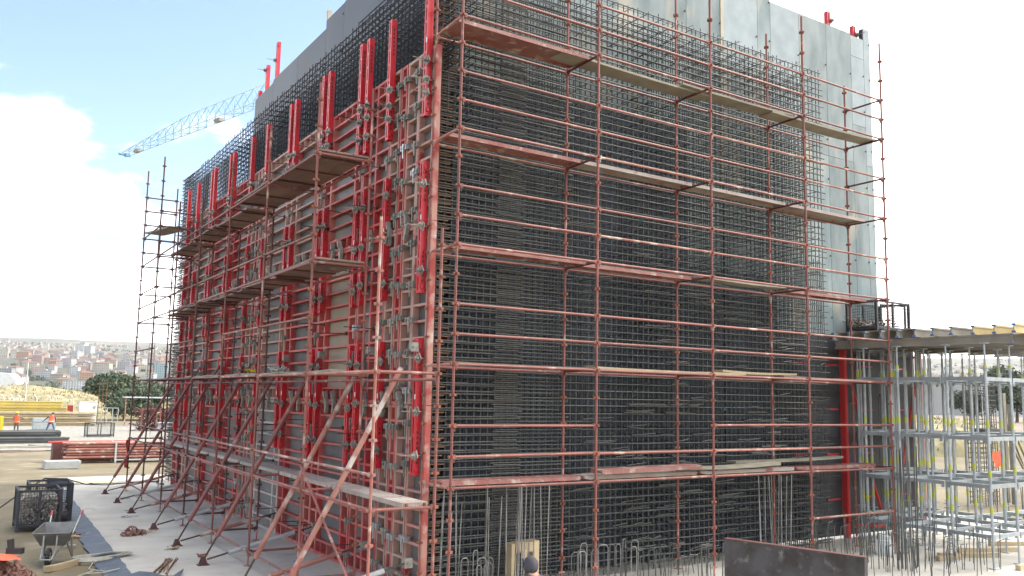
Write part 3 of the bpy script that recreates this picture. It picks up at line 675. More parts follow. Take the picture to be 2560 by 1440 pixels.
# rusty hooked ends at the corner
b = MB()
for k in range(NR):
    z = 0.14 + k * 0.1505
    for dz in (0.0, 0.05): b.tube((0.19, dz - .03, z + dz), (0.46 + rnd(-.06, .1), -0.035, z + dz), 0.012, 5); b.tube((0.19, dz - .03, z + dz), (0.19, 0.55, z + dz), 0.012, 5)
ob('hooked_ends', b.mesh('hooked_ends', 'rebar_rust'), cage, kind='stuff')
b = MB()
for x, z in ((0.3, 6.35), (2.95, 6.6), (2.92, 7.4), (5.05, 5.45), (5.1, 7.2), (6.0, 4.6), (7.6, 3.3), (2.95, 5.0)):
    for _ in range(5): b.tube((x + rnd(-.03, .03), -0.08, z + rnd(-.06, .06)), (x + rnd(-.04, .04), -0.10, z + rnd(-.08, .08)), 0.012, 4)
ob('spacer_clips', b.mesh('clips', 'green_tie'), cage, kind='stuff')
# left wall cage
lc = lthing('rebar_cage', 'dark rebar mesh rising above the red formwork of the left wall', 'rebar cage', 0, -0.3, 0)
ULE = 23.1
for k in range(NR):
    z = 0.14 + k * 0.1505
    u0 = -0.1 if z > 9.4 else 20.4
    bar('horizontal_bar', (u0, rnd(-.01, .01) - 0.03, z), (ULE + rnd(-.02, .1), -0.03, z + rnd(-.015, .015)), 0.0135, 'rebar_left', lc, 6)
    if z > 9.4:
        bar('horizontal_bar', (-0.15, 0.02, z + 0.05), (6.2 + rnd(-2.2, .2), 0.02, z + 0.055), 0.013, 'rebar_left', lc, 5)
st = MB()
for k in range(NR):
    z = 0.14 + k * 0.1505
    if z > 8.5: st.tube((0, -0.5, z), (ULE, -0.5, z), 0.012, 5)
    for j in range(3): st.tube((20.7 + j * .8, -0.03 , z + .05), (ULE + rnd(0, .1), 0.04, z + 0.05 + rnd(-.03, .03)), 0.014, 5)
    st.tube((ULE, 0.06, z), (ULE + 0.02, -0.55, z), 0.014, 5); st.tube((ULE + .05, 0.1, z + .07), (ULE + 0.05, -0.55, z + .07), 0.012, 5)
    if z < 9: st.tube((20.4, -0.5, z), (ULE, -0.5, z), 0.012, 5)
    if z > 9.3:
        for j in range(46): st.tube((0.4 + j * .5, 0.03, z), (0.4 + j * .5 + rnd(-.05, .05), -0.5, z), 0.008, 4)
ob('cross_links', st.mesh('links', 'rebar_left'), lc, kind='stuff')
nv = 117; st = MB()
for i in range(nv):
    u = 0.05 + i * (ULE - 0.1) / (nv - 1); z0 = 8.6 if u < 20.4 else 0.0
    bar('vertical_bar', (u, 0, z0), (u + rnd(-.015, .015), rnd(-.01, .01), 11.92 + rnd(-.06, .08)), 0.011, 'rebar_left', lc, 5)
    st.tube((u + .08, -0.47, z0), (u + .08, -0.47, 11.9), 0.011, 5)
ob('rear_bars', st.mesh('rear', 'rebar_left'), lc, kind='stuff')

# ================================================================== INNER FORMWORK
def inner_panel(par, loc, wd, h, m, label=None):
    t = ob('formwork_panel', cached(('ip', wd, round(h, 2), m), lambda: MB().bx(0.006, wd - 0.006, -0.02, 0.0, 0.005, h - 0.005).mesh('ip', m)), par, loc)
    if label: t['label'] = label
    fr = MB()
    for x in (0.006, wd - 0.066): fr.bx(x, x + 0.06, -0.15, -0.021, 0.005, h - 0.005)
    for k in range(int(h / 0.8) + 1): fr.bx(0.07, wd - 0.07, -0.14, -0.021, min(k * 0.8 + 0.006, h - 0.07), min(k * 0.8 + 0.066, h - 0.006))
    fr.bx(-0.04, 0.04, -0.16, -0.151, 0.0, h); fr.bx(0.041, wd - 0.041, -0.16, -0.151, -0.04, 0.04)  # backing strips added behind the seams to stop light leaking through
    ob('frame', fr.mesh('fr', 'annex_dark'), t)
    ob('tie_cone_row', cached(('bolts', round(h, 1)), lambda: MB_bolts(h)), t, (0.05, 0, 0))
    return t
def MB_bolts(h):
    b = MB(); z = 0.45
    while z < h - 0.2: b.tube((0, 0.0005, z), (0, 0.022, z), 0.022, 6); z += 1.05
    return b.mesh('bolts', 'rod_dark')
# left inner wall (faces outwards towards the left formwork)
FI = lthing('inner_formwork', 'dark blue-grey inner formwork standing behind the left rebar mesh', 'formwork', 0, 0, 0)
us = [0.98, 2.6, 5.0, 7.4, 8.75, 11.15, 13.55]; wds = [1.62, 2.4, 2.4, 1.35, 2.4, 2.4, 2.05]
tp = [13.75, 13.75, 13.72, 13.70, 13.46, 13.46, 13.36]
for i, (u, wd) in enumerate(zip(us, wds)):
    for zi, (za, zb) in enumerate(((0.0, 3.27), (3.27, 6.54), (6.54, 9.81), (9.81, tp[i]))):
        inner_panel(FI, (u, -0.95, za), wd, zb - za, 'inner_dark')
b = MB(); b.bx(0, 0.10, -0.12, 0.002, 0, 1.15); tag(ob('filler_timber', b.mesh('ft', 'seam_timber'), None, LW(8.7, -0.97, 12.85), RZL), 'pale filler timber at the step of the dark inner panels', 'timber')
for j, (u, z1) in enumerate(((14.2, 15.0), (15.3, 14.55))):
    t = lthing('formwork_soldier', ['taller', 'shorter'][j] + ' faded red soldier standing up behind the dark inner panels', 'soldier beam', u, -1.3, 12.2)
    ob('channel', cached(('sol', 2.8 - .45 * j), lambda: soldier_mesh(2.8 - .45 * j)), t); ob('tie_nut', TIE, t, (0.1, 0.1, 2.2))
t = lthing('formwork_soldier', 'stub of a red soldier at the far end of the dark inner panels', 'soldier beam', 15.75, -1.2, 12.0); ob('channel', cached(('sol', 1.75), lambda: soldier_mesh(1.75)), t)
# right inner wall
FR = thing('inner_formwork', 'stained grey inner formwork behind the right rebar cage, rising above it', 'formwork', (0, 0, 0), math.pi)
xs = [0.98, 2.6, 5.0, 7.3, 8.55, 9.85, 10.35, 11.5, 12.65, 13.75, 14.35]; ws = [1.62, 2.4, 2.3, 1.2, 1.3, 0.5, 1.15, 1.15, 1.1, 0.6, 0.3]
tpr = [14.4, 14.4, 14.4, 14.4, 14.5, 14.6, 13.85, 13.85, 13.85, 13.8, 14.15]
for i, (x, wd) in enumerate(zip(xs, ws)):
    rows = ((0.0, 3.27), (3.27, 6.54), (6.54, 9.81), (9.81, 12.3), (12.3, tpr[i])) if i < 6 else ((5.25, 6.9), (6.9, 10.1), (10.1, tpr[i]))
    if i == 9: rows = ((5.25, 6.9), (6.9, 11.2), (11.2, 13.2), (13.2, 13.8))
    for zi, (za, zb) in enumerate(rows):
        m = 'inner_grey'
        if i < 6 and (zi < 2 or (zi == 2 and i < 3)): m = 'inner_dark'  # lower rows get the dark sheet to paint depth shade behind the mesh
        if (i, zi) in ((4, 4), (9, 2), (6, 2), (9, 3), (10, 2)): m = 'inner_pale'
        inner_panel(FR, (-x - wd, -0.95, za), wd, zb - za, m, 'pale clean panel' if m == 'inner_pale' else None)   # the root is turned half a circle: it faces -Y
b = MB(); b.bx(0, 0.10, -0.01, 0.02, 0, 5.6); tag(ob('filler_timber', b.mesh('ft', 'seam_timber'), None, (8.47, 0.935, 8.7)), 'pale filler timber strip between grey panels of the right wall', 'timber')
for j, (x, z0, L) in enumerate(((13.2, 12.4, 2.05), (14.22, 12.3, 1.95))):
    t = thing('formwork_soldier', ['faded red soldier rising above the grey panels near the right end', 'pink-red soldier stub at the right corner of the grey panels'][j], 'soldier beam', (x, 1.35 if j == 0 else 1.25, z0), math.pi)
    ob('channel', soldier_mesh(L), t); ob('tie_nut', TIE, t, (-0.1, 0.1, L - 0.25))

# ================================================================== ANNEX: shoring on the right
aw = thing('wall_formwork', 'dark formwork wall with red edge posts behind the galvanised shoring', 'formwork', (0, 0, 0))
for i, (x0, wd) in enumerate(((10.36, 1.08), (11.45, 1.5), (12.96, 1.6), (14.57, 1.75))):
    p = ob('formwork_panel', MB().bx(0, wd - 0.01, 0.0, 0.02, 0.02, 5.15).mesh('pn', 'annex_dark'), aw, (x0, 0.97, 0.05))
    for k in range(5): ob('rib', cached(('arib', wd), lambda: MB().bx(0.02, wd - 0.03, -0.05, -0.002, -0.03, 0.03).mesh('rib', 'annex_dark' if False else 'annex_dark')), p, (0, 0, 0.35 + k * 1.1))
    for k in range(4): ob('rib_end', cached('ribend', lambda: MB().bx(-0.5, 0, -0.06, -0.004, -0.02, 0.02).mesh('re', 'annex_red')), p, (min(1.28, wd - .02), 0, 0.95 + k * 1.15))
for x in (12.84, 16.3): ob('edge_post', cached('epost', lambda: MB().bx(-0.055, 0.055, -0.10, 0.05, 0.02, 5.3).bx(-0.03, 0.03, -0.115, -0.101, 0.4, 5.0).mesh('ep', 'annex_red')), aw, (x, 0.85, 0))
for (xa, za, xb, zb) in ((13.0, 4.0, 13.55, 2.4), (15.95, 4.1, 14.9, 1.1), (13.6, 1.9, 14.2, 0.5), (13.1, 0.35, 14.3, 0.25), (14.6, 0.25, 15.5, 0.42)):
    bar('brace', (xa, 0.7, za), (xb, 0.68, zb), 0.04, 'annex_red', aw, 8)
# props
def shore_prop_mesh(h):
    b = MB(); b.mi = 0; b.tube((0, 0, 0.02), (0, 0, h * 0.18), 0.022, 8); b.tube((0, 0, h * 0.15), (0, 0, h - 0.5), 0.034, 8); b.tube((0, 0, h - 0.6), (0, 0, h), 0.022, 8)
    b.box((0, 0, 0.01), (0.16, 0.16, 0.02)); b.box((0, 0, h - 0.01), (0.16, 0.14, 0.02))
    return b.mesh('prop', 'galv')
SP = shore_prop_mesh(4.84)
BAND = MB().tube((0, 0, -0.07), (0, 0, 0.07), 0.0365, 8).mesh('band', 'band_yellow')
PIN = MB().box((0, 0, 0), (0.20, 0.022, 0.02)).tube((0, 0, -0.05), (0, 0, 0.02), 0.045, 8).mesh('nut', 'galv')
GX = [12.1, 13.22, 14.4, 15.6, 16.8, 18.0]; GY = [-3.3, -2.3, -1.2, -0.2, 0.55]
sh = thing('shoring_frame', 'galvanised steel shoring frames carrying the timber slab beams', 'shoring', (0, 0, 0))
for yi, y in enumerate(GY):
    for xi, x in enumerate(GX):
        if yi == 4 and xi == 0: continue
        if yi >= 3 and xi > 3: continue
        px = x + rnd(-.05, .05) + (0.15 if yi % 2 else 0); py = y + rnd(-.05, .05)
        o = ob('prop', SP, sh, (px, py, 0))
        for z in (1.18, 2.02, 3.05, 4.25):
            if random.random() < 0.8: ob('yellow_band', BAND, o, (0, 0, z + rnd(-.06, .06)))
        for z in (0.86, 4.2 + rnd(-.1, .1)): ob('collar_nut', PIN, o, (0, 0, z), rnd(0, 3))
for y in (-0.7, 0.2, 0.62):
    for k in range(7):
        o = ob('prop', SP, sh, ((13.1 if y > .1 else 12.6) + k * .55 + rnd(-.06, .06), y + rnd(-.06, .06), 0))
        for z in (1.18, 2.02, 3.05, 4.25):
            if random.random() < .75: ob('yellow_band', BAND, o, (0, 0, z + rnd(-.06, .06)))
        ob('collar_nut', PIN, o, (0, 0, .86), rnd(0, 3))
def frame_rail(p, q):
    p = Vector(p); q = Vector(q); L = round((q - p).length, 2)
    me = cached(('rail', L), lambda: MB().bx(0.03, L - 0.03, -0.012, 0.012, -0.042, 0.042).bx(0.03, L - 0.03, 0.013, 0.035, -0.042, -0.034).bx(0.03, L - 0.03, 0.013, 0.035, 0.034, 0.042).box((0.07, 0, -0.07), (0.07, 0.016, 0.07)).box((L - 0.07, 0, -0.07), (0.07, 0.016, 0.07)).mesh('rail', 'galv'))
    ob('frame_rail', me, sh, p, xquat(q - p))
for z in (0.66, 1.72, 2.74, 4.05):
    for yi, y in enumerate(GY):
        for a, c in zip(GX[:-1], GX[1:]):
            if (yi >= 3 and c > 15.7) or (yi == 4 and a < 12.5): continue
            frame_rail((a, y, z), (c, y, z))
    for xi, x in enumerate(GX):
        for a, c in zip(GY[:-1], GY[1:]):
            if (xi > 3 and c > -0.5) or (xi == 0 and c > 0): continue
            frame_rail((x, a, z + 0.005), (x, c, z + 0.005))
# H20 timber beams
def h20(L, m):
    b = MB(); b.mi = 0
    for z in (0.0, 0.16): b.bx(0, L, -0.04, 0.04, z, z + 0.04)
    b.bx(0.012, L - 0.012, -0.014, 0.014, 0.041, 0.159); b.mi = 1
    for x in (0.0, L - 0.012): b.bx(x - 0.004, x + 0.016, -0.043, 0.043, -0.003, 0.043); b.bx(x - 0.004, x + 0.016, -0.043, 0.043, 0.157, 0.203)
    return b.mesh('h20', [m, 'cap_blue'])
HB = 'timber slab beams on the shoring'
for i, (x, y0, L) in enumerate(((12.45, -3.75, 4.5), (12.75, -4.3, 3.9), (13.3, -4.4, 4.9), (14.5, -4.2, 4.9), (15.7, -4.4, 4.9), (16.9, -4.2, 3.9), (18.1, -4.3, 3.9))):
    tag(ob('formwork_girder', h20(L, 'beam_weathered_shaded'), None, (x, y0, 4.845), math.pi / 2), f'weathered grey lower slab beam on the shoring, {ORD[i]} from the rebar wall', 'timber beam', HB)
for i in range(11):
    y = 0.65 - i * 0.45; x0 = 12.2 + (0.0 if i < 7 else (0.0, 0.1, 0.15, 0.1)[i - 7]); L = 4.9 if i < 5 else 5.9
    tag(ob('formwork_girder', h20(L, 'beam_yellow_lit' if i > 7 else 'beam_weathered_shaded'), None, (x0, y, 5.05)), f'{"yellow" if i > 7 else "weathered shade-toned"} upper slab beam with blue end caps, {ORD[i]} from the dark formwork wall', 'timber beam', HB)
b = MB(); b.bx(0, 3.4, 0, 2.2, 0, 0.02); tag(ob('deck_plywood', b.mesh('sp', 'timber_grey'), None, (12.4, -1.5, 5.255)), 'plywood sheet laid on the left end of the slab beams', 'plywood')
# mesh container on the slab deck
def mesh_crate(loc, rz, sx, sy, sz, label, wires=(9, 7), base=0.12):
    t = thing('mesh_crate', label, 'crate', loc, rz)
    for x in (0, sx):
        for y in (0, sy): ob('corner_post', cached(('cpost', sz), lambda: MB().bx(-0.03, 0.03, -0.03, 0.03, 0, sz).mesh('cp', 'mesh_black')), t, (x, y, 0))
    b = MB()
    for z in (base, sz - 0.05):
        for y in (0, sy): b.bx(0.031, sx - 0.031, y - 0.022, y + 0.022, z, z + 0.045)
        for x in (0, sx): b.bx(x - 0.022, x + 0.022, 0.031, sy - 0.031, z, z + 0.045)
    for y in (0, sy): b.bx(sx / 2 - 0.03, sx / 2 + 0.03, y - 0.02, y + 0.02, base + .046, sz - 0.051)
    b.bx(0.0, sx, 0.0, sy, base - 0.03, base - 0.005)
    ob('frame', b.mesh('crframe', 'mesh_black'), t)
    nx, nz_ = wires
    for nm, ax in (('mesh_side', 0), ('mesh_side', sy), ('mesh_end', 0), ('mesh_end', sx)):
        b = MB(); L = sx if nm == 'mesh_side' else sy
        f = (lambda s, z: (s, ax, z)) if nm == 'mesh_side' else (lambda s, z: (ax, s, z))
        for i in range(1, nx * 2): b.tube(f(L * i / (nx * 2), base), f(L * i / (nx * 2), sz), 0.004, 4)
        for k in range(1, nz_ * 2): b.tube(f(0.02, base + (sz - base) * k / (nz_ * 2)), f(L - 0.02, base + (sz - base) * k / (nz_ * 2)), 0.004, 4)
        ob(nm, b.mesh('wire', 'mesh_black'), t)
    return t
mesh_crate((13.0, -0.1, 5.28), 0.03, 1.5, 0.85, 0.85, 'black mesh crate standing on the slab beams beside the grey panels', (8, 5))
b = MB()
for _ in range(90): x, y = rnd(12.9, 14.3), rnd(0.2, 0.85); b.tube((x, y, 5.45 + rnd(0, .12)), (x + rnd(-.4, .4), y + rnd(-.2, .2), 5.45 + rnd(.05, .25)), 0.011, 4)
o = ob('wire_scrap', b.mesh('ws', 'rod_dark')); o['kind'] = 'stuff'; o['label'] = 'tangle of rod offcuts inside the mesh crate on the slab beams'; o['category'] = 'scrap'
t = thing('mesh_gate', 'open mesh crate door standing on the slab beams, seen against the sky', 'crate door', (14.25, 0.62, 5.26), -0.35)
b = MB(); b.bx(0, 0.05, -0.02, 0.02, 0, 0.9); b.bx(0.75, 0.8, -0.02, 0.02, 0, 0.9); b.bx(0.051, 0.749, -0.02, 0.02, 0.85, 0.9); b.bx(0.051, 0.749, -0.02, 0.02, 0, 0.05); ob('frame', b.mesh('gf', 'mesh_black'), t)
b = MB()
for i in range(1, 7): b.tube((0.05 + i * .1, 0, .05), (0.05 + i * .1, 0, .85), 0.004, 4)
for k in range(1, 9): b.tube((0.05, 0, k * .1), (0.75, 0, k * .1), 0.004, 4)
ob('mesh', b.mesh('gm', 'mesh_black'), t)
# timbers under the shoring
TG = 'squared timbers on the slab under the shoring'
for i, (x, y, rz, L) in enumerate(((12.35, -1.95, -0.45, 1.5), (13.5, -1.75, -0.42, 1.6), (15.2, -1.6, -0.4, 1.7), (11.9, -2.2, -0.2, 0.7), (12.4, -3.7, 0.0, 2.4))):
    tag(ob('timber_baulk', plank_mesh(L, 0.11, 0.11, 'timber', 30 + i), None, (x, y, 0.0), rz), ['pale squared timber under the shoring, nearest the rebar wall', 'pale squared timber between the shoring props', 'pale squared timber at the right edge of the shoring', 'short dark-edged timber offcut beside the shoring props', 'timber edging baulk along the slab edge at the right'][i], 'timber', TG)
tag(ob('tarp_sack', MB().box((0, 0, 0.16), (0.45, 0.3, 0.32)).box((0.05, 0.02, 0.36), (0.3, 0.22, 0.12), Matrix.Rotation(0.3, 3, 'X')).mesh('sack', 'white_paint'), None, (11.7, -1.0, 0), 0.4), 'pale sack leaning on the slab among the starter bars', 'sack')
# rebar column cages behind the shoring
def column_cage(loc, sx, sy, h, label, m='rebar_rust'):
    t = thing('column_cage', label, 'rebar cage', loc, 0.1)
    for i in range(7):
        for j in range(4):
            if 0 < i < 6 and 0 < j < 3: continue
            bar('vertical_bar', (sx * i / 6, sy * j / 3, 0), (sx * i / 6, sy * j / 3, h), 0.014, 'rebar', t, 5)
    for k in range(int(h / 0.17)):
        z = 0.1 + k * 0.17
        b = cached(('hoop', sx, sy), lambda: MB().path([(0, 0, 0), (sx, 0, 0), (sx, sy, 0), (0, sy, 0), (0, 0, 0)], 0.009, 4).tube((sx / 2, 0, 0), (sx / 2, sy, 0), 0.008, 4).mesh('hoop', 'rebar'))
        ob('hoop', b, t, (0, 0, z))
    return t
cp = ground_at(2318, 1205); column_cage((24.0, 3.2, 0), 1.15, 0.6, 4.35, 'dark rebar column cage standing behind the shoring')
column_cage((27.5, -1.2, 0), 0.9, 0.6, 4.1, 'rebar column cage at the right edge of the picture')
tag(ob('plate_band', MB().bx(0, 1.3, 0, 0.03, 0, 0.3).bx(0, .04, .031, .5, 0, .3).mesh('pb', 'annex_dark'), None, (23.95, 3.08, 2.35), 0.1), 'black plate clamped round the rebar column cage', 'plate')
for i, (x, y, h) in enumerate(((25.55, 3.0, 3.55), (25.85, 3.4, 3.95), (28.2, -1.3, 3.3))):
    t = thing('timber_post', ['grey timber post right of the column cage', 'taller grey timber post behind the first', 'dark timber post at the right edge of the picture'][i], 'post', (x, y, 0)); ob('shaft', MB().bx(-0.09, 0.09, -0.06, 0.06, 0, h).mesh('tp', 'timber_grey' if i < 2 else 'beam_weathered_shaded'), t)
    s = 1 if i < 2 else -1
    bar('brace', (s * .08, 0, h * .75), (s * 1.7, -0.2, 0.05), 0.045, 'timber_grey', t, 4)
    if i == 0: bar('brace', (.08, 0, h * .55), (1.2, -0.3, 0.05), 0.045, 'timber_grey', t, 4)
for i in range(5):
    tag(ob('stacked_board', MB().bx(0, 5.5, 0, 0.5, 0, 0.09).mesh('sb', 'beam_weathered_shaded'), None, (24.5 + .2 * i, -0.8 + .25 * i, 0.95 + .1 * i), 0.05), f'weathered board in the stack behind the shoring, {ORD[i]} from below', 'board', 'boards stacked behind the shoring')
b = MB(); b.bx(24.4, 30.0, -0.9, 0.9, 0, 0.94)
tag(ob('block_wall', b.mesh('bw', 'concrete_block')), 'low grey wall carrying stacked boards behind the shoring', 'wall')['kind'] = 'thing'
b = MB()
for i in range(14):
    for j in range(6): b.v.append((i * .045, 0.05 * math.sin(i * .7 + j), -0.11 * j - 0.03 * math.sin(i * .5)))
b.f = [(i * 6 + j, i * 6 + j + 1, (i + 1) * 6 + j + 1, (i + 1) * 6 + j) for i in range(13) for j in range(5)]; b.m = [0] * len(b.f)
tag(ob('safety_vest', b.mesh('vest', 'vest_orange', True), None, (24.15, 2.95, 1.9)), 'orange safety vest hung on the rebar column cage behind the shoring', 'vest')
# starter bars
SB = 'straight starter bars rising from the slab'
def starters(n, fx, fy, hmin, hmax, m, label, hook=0.3, group=SB, r=0.0085):
    sp_ = sorted((fx(), fy()) for _ in range(n)); few = n <= 14
    for k_, (x, y) in enumerate(sp_):
        h = rnd(hmin, hmax); b = MB(); lx, ly = rnd(-.06, .06), rnd(-.06, .06)
        pts = [Vector((0, 0, 0)), Vector((lx, ly, h))]
        if random.random() < hook: a = rnd(-.5, .5); pts.append(Vector((lx + .18 * math.cos(a), ly + .18 * math.sin(a), h + rnd(-.06, .06))))
        b.path(pts, r, 5); tag(ob('starter_bar', b.mesh('sbar', m), None, (x, y, 0.0)), label + (f', {ORD[k_]} from the left' if few else ''), 'starter bar', group)
starters(10, lambda: rnd(1.42, 2.25), lambda: rnd(-0.75, -0.45), 1.86, 1.93, 'rebar_pale', 'tall starter bar in the cluster before the timber box', 0, 'tall starter bars before the timber box', 0.011)
starters(9, lambda: rnd(0.15, 1.4), lambda: rnd(-0.6, -0.2), 1.5, 1.95, 'rebar_pale', 'tall leaning starter bar near the corner post', 0, 'tall starter bars near the corner', 0.011)
starters(9, lambda: rnd(8.05, 8.95), lambda: rnd(-0.65, -0.4), 1.82, 1.9, 'rebar_pale', 'tall starter bar in the cluster left of the last scaffold post', 0, 'tall starter bars at the far end', 0.012)
starters(34, lambda: rnd(4.2, 6.2), lambda: rnd(-2.0, -0.3), 0.35, 0.75, 'rebar', 'short starter bar on the bright slab left of the loose panel', 0.6, 'short starter bars left of the loose panel')
starters(120, lambda: rnd(8.6, 12.6), lambda: rnd(-3.6, -0.2), 0.45, 1.05, 'rebar', 'thin starter bar among those right of the loose panel', 0.45, 'thin starter bars before the shoring')
starters(11, lambda: rnd(9.95, 10.95), lambda: rnd(-2.7, -2.1), 2.2, 2.75, 'rebar', 'tall dark starter bar in the column cluster before the shoring', 0, 'column starter bars before the shoring', 0.012)
starters(90, lambda: rnd(19.5, 24.5), lambda: rnd(-1.5, 0.6), 0.9, 1.35, 'rebar', 'starter bar in the dark row behind the shoring', 0.0, 'starter bars behind the shoring', 0.012)
HG = 'hairpin starter bars along the rebar wall'
hx_ = sorted(rnd(0.0, 0.9) for _ in range(8)) + sorted(rnd(2.7, 4.2) for _ in range(14))
for i in range(22):
    x = hx_[i]; y = rnd(-0.85, -0.35); h = rnd(0.6, 0.85); wd = rnd(0.10, 0.22); b = MB(); c = wd / 2
    pts = [(0, 0, 0), (0, 0, h - .05), (c * .4, 0, h), (wd - c * .4, 0, h), (wd, 0, h - .05), (wd, 0, 0)]
    b.path(pts, 0.0095, 5); tag(ob('hairpin_bar', b.mesh('hp', 'rebar_pale' if i % 3 else 'rebar'), None, (x, y, 0), rnd(-.4, .4)), 'hairpin starter bar ' + (f'near the corner of the rebar wall, {ORD[i]} from the left' if i < 8 else f'right of the timber box, {ORD[i - 8]} from the left'), 'starter bar', HG + (' near the corner' if i < 8 else ' by the box'))
# timber box-out
t = thing('timber_box', 'small timber box-out frame at the foot of the rebar cage', 'timber frame', (1.66, -0.32, 0), 0.0)
for nm, a in (('side_board', (0, 0.10, 0, 0.2, 0, 0.86)), ('side_board', (0.46, 0.60, 0, 0.2, 0, 0.88)), ('top_board', (0.102, 0.458, 0, 0.2, 0.70, 0.87)), ('cleat', (0.22, 0.32, -0.03, -0.002, 0.60, 0.74))):
    ob(nm, MB().bx(*a).mesh('tb', 'timber'), t)
# loose formwork panel in front
pa = Vector((4.27, -2.91, 0)); pb = Vector((4.81, -5.22, 0)); dv = (pb - pa); ln = dv.length
t = thing('loose_formwork', 'loose dark plywood formwork panel with a red top edge standing on the slab', 'formwork panel', pa, math.atan2(dv.y, dv.x))
ob('plywood_sheet', MB().bx(0, ln, -0.022, 0, 0.02, 1.13).mesh('lp', 'loose_ply'), t)
ob('edge_frame', MB().bx(-0.004, ln + 0.004, -0.026, 0.10, 1.132, 1.142).bx(0, ln, 0.001, 0.10, 0.0, 0.05).mesh('ef', 'scaffold_far'), t)
for x in (0, ln - .05): ob('end_stile', cached('lpst', lambda: MB().bx(0, 0.05, 0.001, 0.1, 0.051, 1.131).mesh('es', 'annex_dark')), t, (x, 0, 0))
for k in range(4): ob('rib', cached('lprib', lambda: MB().bx(0.051, ln - 0.051, 0.001, 0.09, 0, 0.05).mesh('r', 'panel_red')), t, (0, 0, 0.22 + k * 0.23))

# ================================================================== LEFT YARD
def heap(loc, rx, ry, h, n, m, sizes=(0.05, 0.14), ring=0.3):
    b = MB()
    for _ in range(n):
        a = rnd(0, 6.28); q = math.sqrt(random.random()); x = rx * q * math.cos(a); y = ry * q * math.sin(a); z = rnd(0, 1) * h * max(0.05, 1 - q * q * 0.8)
        rot = Quaternion((rnd(-1, 1), rnd(-1, 1), rnd(-1, 1), rnd(-1, 1))).normalized().to_matrix()
        if random.random() < ring:
            c = Vector((x, y, z)); e = rot @ Vector((rnd(.06, .12), 0, 0)); g = rot @ Vector((0, rnd(.06, .12), 0)); pts = [c + e * math.cos(k) + g * math.sin(k) for k in (0, 1.05, 2.1, 3.14, 4.2, 5.24, 6.28)]; b.path(pts, 0.014, 4)
        else: b.box((x, y, z + .02), (rnd(*sizes), rnd(*sizes) * .6, rnd(*sizes) * .5), rot)
    return b.mesh('heap', m)
c1 = mesh_crate((-5.0, 11.35, DZ + 0.02), -0.03, 0.92, 1.2, 1.0, 'black mesh crate full of grey couplers beside the slab edge', (7, 7))
def crate_fill(sx, sy, h, n, m):
    b = MB()
    for _ in range(n):
        p = Vector((rnd(.08, sx - .08), rnd(.08, sy - .08), rnd(0.15, h))); rot = Quaternion((rnd(-1, 1), rnd(-1, 1), rnd(-1, 1), rnd(-1, 1))).normalized().to_matrix()
        if random.random() < .45:
            e = rot @ Vector((rnd(.03, .06), 0, 0)); g = rot @ Vector((0, rnd(.03, .06), 0)); b.path([p + e * math.cos(k) + g * math.sin(k) for k in (0, 1.3, 2.6, 3.9, 5.2, 6.28)], 0.012, 4)
        else: b.box(p, (rnd(.05, .12), rnd(.03, .06), rnd(.02, .05)), rot)
    return b.mesh('fill', m)
o = ob('couplers', crate_fill(0.92, 1.2, 0.82, 1300, 'scrap_grey'), None, (-5.0, 11.35, DZ + 0.02), -0.03); o['kind'] = 'stuff'; o['label'] = 'grey scaffold couplers filling the mesh crate'; o['category'] = 'couplers'
mesh_crate((-4.62, 12.9, DZ + 0.02), -0.05, 1.0, 1.2, 1.0, 'second black mesh crate standing behind the coupler crate', (7, 7))
o = ob('loose_mesh', crate_fill(1.0, 1.2, 0.5, 300, 'scrap_grey'), None, (-4.62, 12.9, DZ + .02)); o['kind'] = 'stuff'; o['label'] = 'grey clamps in the rear mesh crate'; o['category'] = 'couplers'
# wheelbarrow facing the camera
wb = thing('wheelbarrow', 'grey steel wheelbarrow with its wheel towards the viewer', 'wheelbarrow', (-4.72, 6.85, DZ + 0.02), -0.32)
b = MB()   # tray: open tapered tub, y- is the front
to_ = [(-0.34, -0.42, 0.62), (0.34, -0.42, 0.62), (0.30, 0.40, 0.72), (-0.30, 0.40, 0.72)]; bo = [(-0.23, -0.16, 0.34), (0.23, -0.16, 0.34), (0.22, 0.26, 0.36), (-0.22, 0.26, 0.36)]
b.add(to_ + bo, [(0, 1, 5, 4), (1, 2, 6, 5), (2, 3, 7, 6), (3, 0, 4, 7), (4, 5, 6, 7)])
ti_ = [(x * .95, y * .95, z) for x, y, z in to_]; bi = [(x * .93, y * .93, z + .015) for x, y, z in bo]
b.add(ti_ + bi, [(4, 5, 1, 0), (5, 6, 2, 1), (6, 7, 3, 2), (7, 4, 0, 3), (7, 6, 5, 4)])
for i in range(4): b.tube(to_[i], to_[(i + 1) % 4], 0.013, 6)
ob('tray', b.mesh('tray', 'barrow_steel'), wb)
wh = MB(); segs = 18
for i in range(segs):
    a0, a1 = 2 * math.pi * i / segs, 2 * math.pi * (i + 1) / segs
    wh.tube((0, .135 * math.cos(a0), .135 * math.sin(a0)), (0, .135 * math.cos(a1), .135 * math.sin(a1)), 0.045, 7)
tyre = ob('wheel', MB().tube((-0.03, 0, 0), (0.03, 0, 0), 0.10, 14).tube((-0.11, 0, 0), (0.11, 0, 0), 0.014, 6).mesh('rim', 'barrow_tube'), wb, (0, -0.5, 0.18)); ob('tyre', wh.mesh('tyre', 'rubber', True), tyre)
